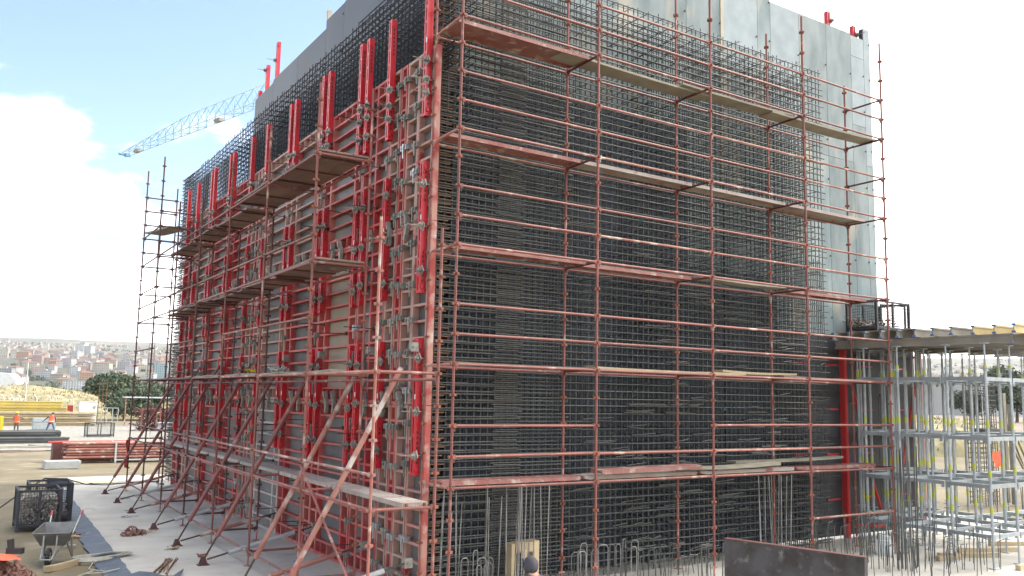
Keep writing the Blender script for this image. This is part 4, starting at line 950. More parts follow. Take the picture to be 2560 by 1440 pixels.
for s in (-1, 1):
    b = MB(); b.path([(s * .10, -0.52, 0.18), (s * .17, -0.1, 0.33), (s * .24, 0.5, 0.50), (s * .29, 0.98, 0.84)], 0.017, 7); ob('handle', b.mesh('hd', 'barrow_tube'), wb)
    b = MB(); b.tube((s * .285, 0.92, 0.80), (s * .30, 1.05, 0.88), 0.022, 7); ob('grip', b.mesh('gr', 'grip_red'), wb)
    b = MB(); b.path([(s * .24, 0.36, 0.42), (s * .27, 0.42, 0.0)], 0.017, 7); b.path([(s * .22, 0.05, 0.36), (s * .27, 0.40, 0.02)], 0.014, 6); ob('leg', b.mesh('lg', 'barrow_steel'), wb)
b = MB(); b.path([(-0.12, -0.435, 0.58), (-0.12, -0.46, 0.30), (-0.10, -0.72, 0.16), (0.10, -0.72, 0.16), (0.12, -0.46, 0.30), (0.12, -0.435, 0.58)], 0.016, 7); ob('front_guard', b.mesh('fg', 'barrow_tube'), wb)
tag(ob('timber_baulk', plank_mesh(0.95, 0.1, 0.11, 'timber', 51), None, (-4.95, 5.75, DZ + 0.015), 0.75), 'short squared timber lying before the wheelbarrow', 'timber')
# white rope
def rope(pts, r, m, label, name='rope', cat='rope'):
    b = MB(); b.path([Vector(p) for p in pts], r, 5); return tag(ob(name, b.mesh('rp', m)), label, cat)
pts = []
for i in range(110):
    a = i * .35; q = .42 + .16 * math.sin(i * .71) ; pts.append((-3.85 + q * math.cos(a) * 1.0 + .02 * math.sin(i), 6.55 + q * .75 * math.sin(a), 0.0 + 0.0006 * i))
pts += [(-4.1, 6.1, .0), (-4.25, 5.6, -.03), (-4.0, 5.2, -.03), (-3.8, 5.05, .03), (-4.1, 4.95, .0), (-4.35, 5.15, -.03), (-4.2, 5.4, -.03), (-4.6, 4.9, -.04), (-5.2, 4.4, -.04)]
rope(pts, 0.011, 'rope_white', 'coil of white rope lying across the membrane strip')
rope([(-6.3, 13.2, 0.15 + DZ), (-5.6, 13.4, .02), (-4.9, 13.6, .55), (-4.2, 13.8, 1.0), (-3.5, 15.2, .85), (-2.6, 17.5, .45), (-1.5, 20.5, .12), (0.2, 22.2, .04)], 0.02, 'cable_dark', 'dark cable trailing from the mesh crate towards the far scaffold', 'cable', 'cable')
# rusty rods, coupler heaps, scraps
t = thing('rod_bundle', 'bundle of short rusty rebar offcuts lying on the slab', 'rebar', (-2.95, 5.0, 0), -0.34)
for i in range(12): bar('rod', (rnd(-.15, .15), -.75 + rnd(-.15, .15), 0.012 + .02 * (i // 6)), (rnd(-.15, .15), 0.75 + rnd(-.15, .15), 0.012 + .02 * (i // 6)), 0.010, 'rebar_rust', t, 5)
o = ob('coupler_heap', heap(None, 0.75, 0.6, 0.55, 420, 'scrap_rust', (0.06, 0.16), .35), None, (-6.05, 5.05, DZ)); o['kind'] = 'stuff'; o['label'] = 'heap of rusty scaffold couplers in the near left corner'; o['category'] = 'couplers'
tag(ob('rust_scrap', heap(None, 0.28, 0.14, 0.14, 60, 'scrap_rust', (0.05, 0.12)), None, (-2.75, 9.3, 0.0), .3), 'small rusty chain of couplers lying on the slab', 'scrap')
b = MB()
for i in range(16):
    for j in range(9):
        x = (i - 8) * .07; y = (j - 4) * .08; b.v.append((x + .03 * math.sin(j), y, .50 + .12 * math.exp(-(x * x + y * y) * 3) + .05 * noise.noise(Vector((x * 6, y * 6, 2)))))
b.f = [(i * 9 + j, i * 9 + j + 1, (i + 1) * 9 + j + 1, (i + 1) * 9 + j) for i in range(15) for j in range(8)]; b.m = [0] * len(b.f)
tag(ob('safety_vest', b.mesh('v', 'vest_orange', True), None, (-6.05, 4.75, DZ - .05)), 'orange safety vest dropped on the rusty coupler heap', 'vest')
tag(ob('boot', MB().box((0, 0, .06), (.11, .28, .1)).tube((0, .08, .1), (0, .1, .26), .06, 8).mesh('bt', 'rubber'), None, (-5.6, 4.95, .46), 1.0), 'black rubber boot lying on the orange vest', 'boot')
SCR = 'scraps of wood and metal strewn over the ground'
for i, (x, y) in enumerate([(-6.2, 12.6), (-6.4, 11.8), (-6.3, 10.5), (-5.9, 9.6), (-6.6, 9.2), (-4.0, 9.9), (-3.7, 10.2), (-5.6, 7.4), (-4.2, 8.5), (-6.0, 6.4), (-1.5, 16.9), (-2.2, 12.5), (-2.4, 7.0), (-2.1, 5.8), (-1.9, 14.0), (-2.3, 9.6)]):
    b = MB()
    for _ in range(5): b.box((rnd(-.15, .15), rnd(-.1, .1), rnd(.01, .05)), (rnd(.05, .28), rnd(.02, .07), .02), Matrix.Rotation(rnd(0, 3), 3, 'Z'))
    tag(ob('scrap', b.mesh('sc', random.choice(['scrap_grey', 'timber', 'coupler_rust', 'concrete_block'])), None, (x, y, 0.0 if x > -3 else DZ + .015)), 'small loose scrap lying on the ground near the mesh crates' if x < -3 else 'small loose scrap lying on the slab below the scaffold', 'scrap', SCR + (' by the crates' if x < -3 else ' on the slab'))
tag(ob('aluminium_plank', MB().bx(0, 1.9, 0, 0.28, 0.0, 0.05).bx(0, 1.9, 0, .02, .051, .1).bx(0, 1.9, .26, .28, .051, .1).mesh('ap', 'pale_steel'), None, (-6.75, 14.9, DZ + .12), (0.0, 0.06, -0.75)), 'pale metal plank lying at the left edge beside the mesh crate', 'plank')
tag(ob('timber_baulk', plank_mesh(0.9, 0.12, 0.12, 'timber', 61), None, (-6.5, 11.3, DZ + .02), 0.1), 'squared timber offcut at the left edge of the ground', 'timber')
# barrel end of membrane roll + yellow cloth
tag(ob('membrane_roll', MB().tube((-0.3, 0, .17), (.35, .1, .17), .17, 12).mesh('mr', 'membrane', True), None, (-2.9, 21.6, DZ + .03)), 'roll of blue-grey membrane lying behind the crates', 'membrane roll')
b = MB()
for i in range(14):
    for j in range(6): b.v.append((i * .12, j * .1, .02 + .07 * abs(noise.noise(Vector((i * .5, j * .6, 7))))))
b.f = [(i * 6 + j, i * 6 + j + 1, (i + 1) * 6 + j + 1, (i + 1) * 6 + j) for i in range(13) for j in range(5)]; b.m = [0] * len(b.f)
tag(ob('yellow_cloth', b.mesh('yc', 'vest_band', True), None, (-2.3, 22.2, 0.0)), 'crumpled yellowish sling lying at the far slab edge', 'cloth')
# red tube stack on a rack
t = thing('tube_rack', 'pale steel rack holding the stack of red scaffold tubes', 'rack', (-1.0, 33.0, DZ + .02), 0.0)
for x in (2.0, 6.4):
    for y in (-0.05, 0.85): ob('upright', cached('upr', lambda: MB().bx(-.04, .04, -.03, .03, 0, 1.0).mesh('u', 'pale_steel')), t, (x, y, 0))
    ob('cross_member', cached('crm', lambda: MB().bx(-.03, .03, -.02, .82, 0.12, .2).mesh('u', 'pale_steel')), t, (x, 0, 0))
for y in (-.05, .85): ob('base_rail', cached('brl', lambda: MB().bx(2.04, 6.36, -.03, .03, .1, .16).mesh('u', 'pale_steel')), t, (0, y, 0))
for r_ in range(6):
    for c_ in range(6):
        o = ob('scaffold_tube', cached(('tb', r_ % 3), lambda: MB().tube((0, 0, 0), (6.9, 0, 0), 0.062, 9).mesh('tb', ['scaffold_dusty', 'scaffold_red', 'scaffold_dusty'][r_ % 3])), None, (-1.15 + rnd(-.12, .12), 33.08 + c_ * .135, DZ + .29 + r_ * .128))
        tag(o, f'red-brown scaffold tube in the rack, {ORD[r_]} layer from below, {ORD[c_]} from the front', 'tube', 'scaffold tubes in the rack')
for i in range(3): tag(ob('red_tube', MB().tube((0, 0, 0), (3.9 - i * .3, 0, 0), .05, 8).mesh('rt', 'annex_red'), None, (-1.8 + i * .25, 34.2 + i * .14, DZ + .95), .02), 'bright red tube lying behind the rusty tube stack', 'tube', 'bright red tubes behind the stack')
tag(ob('tube_support', MB().bx(-1.6, 2.6, 34.05, 34.7, DZ, DZ + .895).mesh('ts', 'scaffold_far')), 'dark stack of crates under the bright red tubes', 'stack')
tag(ob('concrete_block', MB().prism([(-1.75, 0), (-.35, 0), (-.3, .32), (-1.7, .32)], 'y', 29.9, 30.8).mesh('cb', 'concrete_block'), None, (0, .2, DZ + .02), .02), 'pale concrete block lying on the dirt before the tube rack', 'concrete block')
# rebar bundles
RB = 'long rebar bundles lying in the yard'
for i in range(7):
    t = thing('rebar_bundle', f'long dark rebar bundle in the yard, {ORD[i]} from the viewer', 'rebar bundle', (-7.5 + rnd(-.3, .3), 50.2 + i * 1.5, DZ + .06), rnd(-.02, .02), RB)
    L = 8.6 + rnd(-.3, .3)
    for j in range(20): bar('rod', (rnd(-.3, .3), (j % 8) * .16, .06 + .12 * (j // 8) + (0.32 if i == 1 else .12 * (i % 2))), (L + rnd(-.3, .3), (j % 8) * .16 + rnd(-.05, .05), .06 + .12 * (j // 8) + (0.3 if i == 1 else .12 * (i % 2))), 0.07, 'rebar_mid', t, 5)
    ob('sleeper', MB().bx(0.5, .7, -.1, 1.3, -.06, .0).bx(L - .8, L - .6, -.1, 1.3, -.06, 0).mesh('sl', 'timber_grey'), t)
for i, (x, y, L, rz) in enumerate(((-6, 46.5, 7.5, .02), (-5.5, 45.4, 7.0, -.02), (-1.3, 47.8, 3.4, -1.0))):
    tag(ob('plank', plank_mesh(L, .3, .06, 'timber_grey', 70 + i), None, (x, y, DZ + .05), rz), ['long grey plank before the rebar bundles', 'second grey plank nearer the viewer', 'grey plank propped across the others before the rebar'][i], 'plank')
rope([(-5.9, 41.5, DZ + .03), (-3, 42, DZ + .03), (-.9, 43.0, DZ + .03)], 0.03, 'scrap_rust', 'rusty rod lying alone on the dirt', 'long_rod', 'rod')
# yellow beam stack, timber stack
for r_ in range(6):
    tag(ob('formwork_girder', MB().bx(0, 7.2 - .5 * (r_ > 3), 0, 1.2, 0, .06).bx(0, 7.2 - .5 * (r_ > 3), 0, 1.2, .20, .26).bx(.02, 7.1 - .5 * (r_ > 3), .1, 1.1, .061, .199).mesh('yb', 'yellow_timber'), None, (-1.8 + rnd(-.2, .1), 82.5, DZ + .5 + r_ * .30)), f'yellow formwork beam layer in the stack, {ORD[r_]} from below', 'beam', 'yellow beams stacked in the yard')
for r_ in range(6):
    tag(ob('timber_layer', MB().bx(0, 9.6 + rnd(-.6, .3), 0, 1.4, 0, .16).mesh('tl', 'timber'), None, (-2.2 + rnd(-.3, .3), 79.6 - (r_ % 2) * .2, DZ + .06 + r_ * .22)), f'sawn timber layer in the pile before the yellow beams, {ORD[r_]} from below', 'timber', 'timber layers before the yellow beams')
tag(ob('beam_support', MB().bx(-1.6, -1.2, 82.5, 83.7, DZ, DZ + .495).bx(4.2, 4.6, 82.5, 83.7, DZ, DZ + .495).mesh('bs', 'timber_dirty')), 'bearers under the yellow beam stack', 'timber')
t = thing('site_cabinet', 'white metal cabinet standing in the yard by the yellow beams', 'cabinet', (6.1, 81.0, DZ), .05)
ob('body', MB().bx(0, 1.55, 0, .8, .12, 2.25).mesh('cb', 'white_paint'), t); ob('roof', MB().bx(-.04, 1.59, -.04, .84, 2.251, 2.33).mesh('cr', 'pale_steel'), t); ob('plinth', MB().bx(.05, 1.5, .05, .75, 0, .119).mesh('cp', 'cloth_dark'), t)
ob('vent', MB().tube((1.3, -.03, 1.75), (1.3, -.002, 1.75), .16, 12).mesh('cv', 'scrap_grey'), t)
tag(ob('warning_sign', MB().bx(0, .55, 0, .03, .9, 1.9).bx(.1, .45, -.008, -.001, 1.62, 1.70).bx(.1, .45, -.008, -.001, 1.1, 1.18).bx(.05, .09, .031, .07, 0, 1.9).mesh('ws', 'sign_red'), None, (5.35, 83.5, DZ)), 'dark red sign board left of the white cabinet', 'sign')
t = thing('storage_cage', 'pale open tube cage beside the white cabinet', 'cage', (8.0, 80.5, DZ), 0)
for x in (0, .5, 1.0, 1.5): ob('upright', cached('scu', lambda: MB().bx(-.03, .03, -.03, .03, 0, 1.7).mesh('u', 'pale_steel')), t, (x, 0, 0))
ob('top_rail', MB().bx(-.03, 1.53, -.03, .03, 1.701, 1.76).mesh('u', 'pale_steel'), t)
t = thing('column_cage', 'slim rusty rebar column cage behind the white cabinet', 'rebar cage', (8.2, 84.0, DZ), 0)
for x in (0, .35, .7): bar('vertical_bar', (x, 0, 0), (x + .02, 0, 4.3), .035, 'rebar_rust', t, 5)
for k in range(7): bar('hoop', (-.05, -.04, .5 + k * .6), (.78, -.04, .5 + k * .6), .025, 'rebar_rust', t, 4)
t = thing('shelter', 'thin pale canopy roof on slim posts before the tree', 'shelter', (9.6, 78.0, DZ), 0)
ob('roof', MB().bx(0, 5.2, 0, 1.5, 2.75, 2.87).mesh('sr', 'pale_steel'), t)
for x in (.1, 4.9): ob('post', cached('shp', lambda: MB().bx(-.04, .04, .1, .18, 0, 2.749).mesh('p', 'scaffold_dusty')), t, (x, 0, 0))
def scaffpile(loc, n, label, m='scaffold_far', rx=2.6, h=1.9):
    b = MB()
    for _ in range(n):
        x, y, z = rnd(-rx, rx), rnd(-.7, .7), rnd(.05, h); d = Vector((rnd(-1, 1), rnd(-.4, .4), rnd(-.7, .7))).normalized() * rnd(.3, .8); b.tube((x - d.x, y - d.y, max(.03, z - d.z)), (x + d.x, y + d.y, max(.03, z + d.z)), .035, 5)
    o = ob('scaffold_scrap', b.mesh('sp', m), None, loc); o['kind'] = 'stuff'; o['label'] = label; o['category'] = 'scrap'
scaffpile((11.5, 68.0, DZ), 420, 'tangled pile of dark red scaffold parts below the tree')
for i in range(4):
    t = thing('pallet_frame', f'rusty red storage frame around the scaffold scrap pile, {ORD[i]} from the left', 'frame', (9.0 + i * 1.5, 67.1, DZ), 0, 'red frames around the scrap pile')
    for x in (0, 1.2): ob('upright', cached('pfu', lambda: MB().bx(-.04, .04, -.04, .04, 0, 2.0).mesh('u', 'scaffold_red')), t, (x, 0, 0))
    ob('rail', cached('pfr', lambda: MB().bx(.041, 1.159, -.03, .03, 1.9, 1.98).mesh('u', 'scaffold_red')), t)
t = mesh_crate((3.4, 57.5, DZ + .03), 0.05, 1.8, 1.0, 1.05, 'black open mesh crate standing beside the dark rebar bundles', (6, 3))
mesh_crate((5.0, 38.6, DZ + .03), 0.0, 2.4, 1.2, 1.3, 'black mesh crate of clamps behind the far scaffold end', (7, 4))
o = ob('crate_clamps', crate_fill(2.4, 1.2, 1.0, 420, 'scrap_grey'), None, (5.0, 38.6, DZ + .03)); o['kind'] = 'stuff'; o['label'] = 'grey clamps in the crate behind the far scaffold end'; o['category'] = 'couplers'
tag(ob('girder', MB().bx(0, 4.6, 0, .5, 0, .08).bx(0, 4.6, .2, .3, .081, .3).bx(0, 4.6, 0, .5, .301, .38).mesh('gd', 'pale_steel'), None, (4.2, 38.8, DZ + 1.36), .02), 'pale grey girder laid across the crate behind the scaffold', 'girder')
b = MB()
for i in range(3): b.bx(0, 2.6, i * .5, i * .5 + .4, 0, .5)
tag(ob('container', MB().bx(0, 6.5, 0, 2.4, 0.1, 2.7).mesh('cw', 'cloth_grey'), None, (10.5, 55.5, DZ), .05), 'grey container seen through the far scaffold end', 'container')
tag(ob('generator_box', MB().bx(0, 1.7, 0, 1.0, .08, 1.0).bx(.2, .5, -.02, -.002, .4, .75).mesh('gb', 'galv'), None, (1.25, 71, DZ)), 'grey metal box behind the two workers', 'box')
tag(ob('orange_frame', MB().bx(0, .18, 0, .6, 0, 1.35).bx(-1.6, -.001, 0, .6, 1.1, 1.35).bx(-1.6, -.001, .02, .58, .0, .5).mesh('of', 'helmet_yellow'), None, (-1.95, 60.2, DZ + .1)), 'orange-yellow machine frame at the left picture edge', 'machine')
# concrete fence posts with bent tops
for i in range(9):
    px = [5, 28, 46, 88, 121, 137, 180, -20, -40][i]; p = ground_at(px, 1052, DZ); p.y = 92; p.x = CAM.x + (p.x - CAM.x) * (92 - CAM.y) / (ground_at(px, 1052, DZ).y - CAM.y)
    b = MB(); b.path([Vector((0, 0, 0)), Vector((0, 0, 2.3)), Vector((-.1, 0, 2.6)), Vector((-.32, 0, 2.78))], .07, 5)
    tag(ob('fence_post', b.mesh('fp', 'stone_fence'), None, (p.x, p.y, DZ)), 'white concrete fence post with a bent top behind the yellow beams', 'fence post', 'bent concrete fence posts')
# lamp posts
def lamp(px, d, ytop, label, arm=1):
    p = at(px, ytop, d); h = p.z
    t = thing('street_lamp', label, 'lamp post', (p.x, p.y, terrain(p.x, p.y) - .5 if d > 260 else DZ)); z0 = t.location.z
    ob('pole', MB().tube((0, 0, 0), (0, 0, h - z0), .12 * d / 120, 6, .06 * d / 120).mesh('pl', 'stone_fence'), t)
    if arm: ob('arm', MB().path([Vector((0, 0, h - z0)), Vector((-.5 * arm, 0, h - z0 + .5)), Vector((-1.8 * arm, 0, h - z0 + .6))], .06 * d / 120, 5).box((-2.1 * arm, 0, h - z0 + .58), (.7, .3, .14)).mesh('ar', 'stone_fence'), t)
lamp(71, 100, 905, 'tall thin white pole rising from the dry grass mound', 0)
lamp(233, 190, 970, 'white street lamp with its arm to the left, left of the tree'); lamp(252, 190, 966, 'white street lamp with its arm to the left, closest to the tree'); lamp(215, 260, 968, 'short white street lamp farthest left of the pair by the tree')
lamp(2454, 62, 985, 'thin lamp pole on the field seen through the shoring', 0)

# ================================================================== TREES
def tree(loc, h, rx, rz, n, label, m='leaf', trunk=True, seed=1, leaf=0.16, group=None):
    rr = random.Random(seed); t = thing('tree', label, 'tree', loc, 0, group)
    b = MB(); b.tube((0, 0, 0), (0.05 * h, 0, h * .45), .035 * h, 7, .02 * h)
    for i in range(6):
        a = i * 1.05 + rr.random(); b.tube((0.03 * h, 0, h * (.25 + .03 * i)), (rx * .6 * math.cos(a), rx * .6 * math.sin(a), h * rr.uniform(.5, .8)), .014 * h, 5, .005 * h)
    ob('trunk', b.mesh('tr', 'bark'), t)
    lobes = [(Vector((rr.uniform(-.6, .6) * rx, rr.uniform(-.6, .6) * rx, h - rz * rr.uniform(.5, 1.6))), rr.uniform(.3, .55)) for _ in range(16)]
    b = MB()
    for _ in range(n):
        c, s = rr.choice(lobes); d = Vector((rr.gauss(0, 1), rr.gauss(0, 1), rr.gauss(0, 1))).normalized() * (rr.random() ** .45)
        p = c + Vector((d.x * rx * s, d.y * rx * s, d.z * rz * s * 1.1))
        if p.z < h * .08: continue
        q = Quaternion((rr.uniform(-1, 1), rr.uniform(-1, 1), rr.uniform(-1, 1), rr.uniform(-1, 1))).normalized().to_matrix(); e = q @ Vector((leaf * rr.uniform(.6, 1.4), 0, 0)); g = q @ Vector((0, leaf * .6, 0))
        b.add([p - e, p - g, p + e, p + g], [(0, 1, 2, 3)])
    ob('crown', b.mesh('crown', m), t)
    return t
def bpos(px, d): p = at(px, 1000, d); return (p.x, p.y, DZ if d < 260 else terrain(p.x, p.y) - .5)
tree(bpos(312, 103), 4.3, 3.2, 1.9, 9000, 'large dark green bushy tree beside the far scaffold end', seed=3, leaf=.17)
tree(bpos(358, 106), 4.0, 2.9, 1.7, 6000, 'lower dark green bush seen through the far scaffold end', seed=5, leaf=.17)
tree(bpos(282, 150), 6.6, 4.6, 2.8, 6500, 'green tree behind the dry mound, left of the large bush', seed=8, leaf=.3)
tree(bpos(392, 140), 5.4, 3.5, 2.5, 3000, 'pale green tree seen through the far scaffold posts', 'leaf_far', seed=9, leaf=.25)
tree(bpos(2432, 210), 7.6, 5.6, 3.4, 3500, 'hazy green tree in the field behind the shoring, left one', 'leaf_far', seed=12, leaf=.35)
tree(bpos(2510, 200), 13.5, 6.6, 5.0, 4200, 'hazy round tree in the field behind the shoring, tallest one', 'leaf_far', seed=13, leaf=.35)
tree(bpos(2540, 205), 11.0, 6.0, 4.6, 3200, 'hazy green tree at the right edge behind the shoring', 'leaf_far', seed=14, leaf=.35)
tag(ob('farm_building', MB().prism([(0, 0), (26, 0), (26, 11), (13, 14.5), (0, 11)], 'y', 0, 14).mesh('fb', 'wall_white'), None, (bpos(2455, 330)[0], bpos(2455, 330)[1], 0.0), -.5), 'pale building behind the field trees on the right', 'building')
tag(ob('farm_shed', MB().prism([(0, 0), (50, 0), (50, 13), (0, 13)], 'y', 0, 14).mesh('fb', 'wall_grey'), None, (bpos(2335, 330)[0], bpos(2335, 330)[1], 0.0), -.5), 'long pale shed behind the rebar column cage', 'building')
for i, px in enumerate((2433, 2460)):
    p = at(px, 1035, 66); t = thing('road_sign', ['red and white road barrier board, left one by the field', 'red and white road barrier board, right one by the field'][i], 'sign', (p.x, p.y, DZ), -.6); ob('board', MB().bx(-.6, .6, -.03, .03, 1.2, 1.75).mesh('rs', 'annex_red'), t); ob('stripe', MB().bx(-.4, .4, -.04, -.031, 1.4, 1.52).mesh('rs', 'white_paint'), t); ob('post', MB().bx(-.04, .04, -.02, .02, 0, 1.199).mesh('rp', 'stone_fence'), t)

# ================================================================== TOWER CRANE
p0 = at(312, 387, 110); p1 = at(640, 268, 90); ax = (p1 - p0); ax.z = 0; LJ = ax.length * 2.15; ax.normalize(); sd = Vector((-ax.y, ax.x, 0))
cr = thing('tower_crane', 'white and blue lattice tower crane jib reaching out above the building', 'crane', (p0.x + ax.x * LJ, p0.y + ax.y * LJ, DZ))
def cp_(s, side, up): return p0 + ax * s + sd * (side * 0.62) + Vector((0, 0, up)) - cr.location
NB = 34; ch = MB(); la = MB()
for k in range(NB):
    a, c = LJ * k / NB, LJ * (k + 1) / NB
    ha, hc = (0.55 + 1.35 * min(1, s / 16) for s in (a, c))
    for sdn in (-1, 1):
        ch.tube(cp_(a, sdn, 0), cp_(c, sdn, 0), 0.055, 5); la.tube(cp_(a, sdn, 0), cp_((a + c) / 2, 0, (ha + hc) / 2), 0.04, 4); la.tube(cp_((a + c) / 2, 0, (ha + hc) / 2), cp_(c, sdn, 0), 0.04, 4)
    if k < NB - 1: ch.tube(cp_((a + c) / 2, 0, (ha + hc) / 2), cp_(c + (c - a) / 2, 0, (hc + 0.55 + 1.35 * min(1, (c + c - a) / 16)) / 2), 0.05, 5)
    la.tube(cp_(a, -1, 0), cp_(a, 1, 0), 0.03, 4)
    if k % 2: la.tube(cp_(a, -1, 0), cp_(c, 1, 0), 0.025, 4)
ob('chords', ch.mesh('ch', 'crane_white'), cr); ob('lattice', la.mesh('la', 'crane_blue'), cr)
for s in (3.5, 22.5): ob('floodlight', MB().box((0, 0, 0), (1.1, .5, .35)).mesh('fl', 'scrap_grey'), cr, cp_(s, 0, -.1), math.atan2(ax.y, ax.x))
ob('end_frame', MB().box((0, 0, 0), (.3, 1.5, .25)).box((.5, 0, -.1), (.6, .3, .4)).mesh('ef', 'crane_blue'), cr, cp_(0, 0, 0), math.atan2(ax.y, ax.x))
ms = MB(); H = p0.z - DZ
for x in (-.8, .8):
    for y in (-.8, .8): ms.bx(x - .09, x + .09, y - .09, y + .09, 0, H + 1)
for k in range(int(H / 1.6)):
    z = k * 1.6
    for s in (-.8, .8): ms.tube((s, -.8, z), (s, .8, z + 1.6), .05, 4); ms.tube((-.8, s, z + 1.6), (.8, s, z), .05, 4)
ob('mast', ms.mesh('mast', 'crane_white'), cr)

# ================================================================== CITY ON THE HILLSIDE
def block(px, d, wd, dp, fl, wall, roof, rz, label, group, big=True):
    d *= 1.9; fl = max(3, round(fl * .9)); wd = round(wd * .9)
    p = at(px, 1000, d); z0 = terrain(p.x, p.y) - 2.0; h = fl * 3.0 + 2.0
    t = thing('apartment_block', label, 'building', (p.x, p.y, z0), rz, group)
    ob('wall', cached(('wl', wd, dp, fl, wall), lambda: MB().bx(-wd / 2, wd / 2, -dp / 2, dp / 2, 0, h).mesh('wl', wall)), t)
    def rf():
        b = MB()
        if roof == 'roof_red':
            e = .6; rh = 2.6; b.add([(-wd / 2 - e, -dp / 2 - e, h), (wd / 2 + e, -dp / 2 - e, h), (wd / 2 + e, dp / 2 + e, h), (-wd / 2 - e, dp / 2 + e, h), (-wd / 4, 0, h + rh), (wd / 4, 0, h + rh)], [(0, 1, 5, 4), (1, 2, 5), (2, 3, 4, 5), (3, 0, 4), (3, 2, 1, 0)])
        else: b.bx(-wd / 2 - .3, wd / 2 + .3, -dp / 2 - .3, dp / 2 + .3, h + .002, h + .6); b.bx(-2, 2, -2, 2, h + .601, h + 3)
        return b.mesh('rf', roof)
    ob('roof', cached(('rf', wd, dp, fl, roof), rf), t)
    def wn():
        b = MB(); nx = max(3, int(wd / 3.2)); ny = max(2, int(dp / 3.5))
        for f in range(fl):
            for i in range(nx):
                x = -wd / 2 + wd * (i + .5) / nx; hw = .95 if (i % 2) else .7
                for s in (-1, 1): b.box((x, s * (dp / 2 + .02), 2.0 + f * 3.0 + 1.6), (2 * hw, .16, 1.5))
            for i in range(ny):
                y = -dp / 2 + dp * (i + .5) / ny
                for s in (-1, 1): b.box((s * (wd / 2 + .02), y, 2.0 + f * 3.0 + 1.6), (.16, 1.5, 1.5))
        return b.mesh('wn', 'win_dark')
    if big: ob('windows', cached(('wn', wd, dp, fl), wn), t, kind='stuff')
    return t
rc = random.Random(21)
base_rz = YAW
spec = [  # named blocks that stand out in the photograph
 (30, 760, 26, 14, 6, 'wall_white', 'roof_red', 'white apartment block nearest the left edge of the hillside'), (70, 820, 26, 14, 6, 'wall_cream', 'roof_red', 'cream block with red roof near the pole on the hillside'),
 (8, 700, 24, 15, 8, 'wall_grey', 'roof_grey', 'tall grey block at the left picture edge'), (108, 740, 30, 14, 6, 'wall_white', 'roof_grey', 'long white block with dark window bays above the mound'),
 (145, 730, 28, 14, 5, 'wall_cream', 'roof_red', 'yellowish block above the right side of the mound'), (152, 700, 20, 12, 3, 'wall_orange', 'roof_red', 'low orange block below the yellowish one'),
 (213, 760, 22, 12, 5, 'wall_orange', 'roof_red', 'orange block left of the large tree'), (250, 860, 34, 16, 6, 'wall_cream', 'roof_red', 'wide cream block above the street lamps'),
 (224, 900, 24, 14, 6, 'wall_white', 'roof_red', 'white gabled block left of the wide cream one'), (165, 900, 24, 14, 6, 'wall_white', 'roof_red', 'white block with red roof in the middle of the hillside'),
 (185, 960, 20, 14, 9, 'wall_white', 'roof_grey', 'tall white block in the middle of the hillside'), (95, 960, 26, 14, 6, 'wall_pink', 'roof_red', 'pinkish block above the long white one'),
 (50, 1000, 28, 14, 6, 'wall_orange', 'roof_red', 'salmon block high on the left hillside'), (92, 1100, 30, 14, 6, 'wall_white', 'roof_red', 'white block with orange roof higher up the hillside'),
 (190, 1250, 22, 16, 12, 'wall_white', 'roof_grey', 'leftmost of the three white towers on the hillside'), (200, 1300, 20, 16, 14, 'wall_white', 'roof_grey', 'middle one of the three white towers on the hillside'), (214, 1240, 24, 16, 11, 'wall_white', 'roof_grey', 'rightmost of the three white towers on the hillside'),
 (315, 1150, 30, 14, 7, 'wall_white', 'roof_grey', 'white block just left of the far scaffold'), (340, 880, 30, 14, 5, 'wall_cream', 'roof_red', 'cream block behind the large tree'), (398, 800, 26, 18, 10, 'wall_teal', 'roof_grey', 'teal and white high-rise seen through the far scaffold'),
 (185, 650, 34, 12, 4, 'wall_white', 'roof_grey', 'low white block behind the dip of the mound'), (40, 560, 22, 12, 3, 'wall_white', 'roof_red', 'low white block with red roof beside the white hall')]
for px, d, wd, dp, fl, wl, rf_, lb in spec: block(px, d, wd, dp, fl, wl, rf_, base_rz + rc.uniform(-.5, .5), lb, 'apartment blocks on the hillside')
for i in range(150):
    px = rc.uniform(-60, 470); d = rc.uniform(680, 1350); wl = rc.choice(['wall_white', 'wall_cream', 'wall_cream', 'wall_pink', 'wall_grey', 'wall_orange', 'wall_white']); rf_ = rc.choice(['roof_red', 'roof_red', 'roof_grey'])
    nm = wl[5:]; block(px, d, rc.choice([16, 20, 24]), rc.choice([12, 14]), rc.choice([3, 4, 5, 6]), wl, rf_, base_rz + rc.uniform(-.6, .6), f'{nm} block with a {"red" if rf_ == "roof_red" else "flat grey"} roof on the {"lower" if d < 900 else ("middle" if d < 1120 else "upper")} slope, {"towards the left edge" if px < 110 else ("mid-hillside" if px < 240 else "towards the scaffold")}', f'{nm} {rf_} hillside blocks')
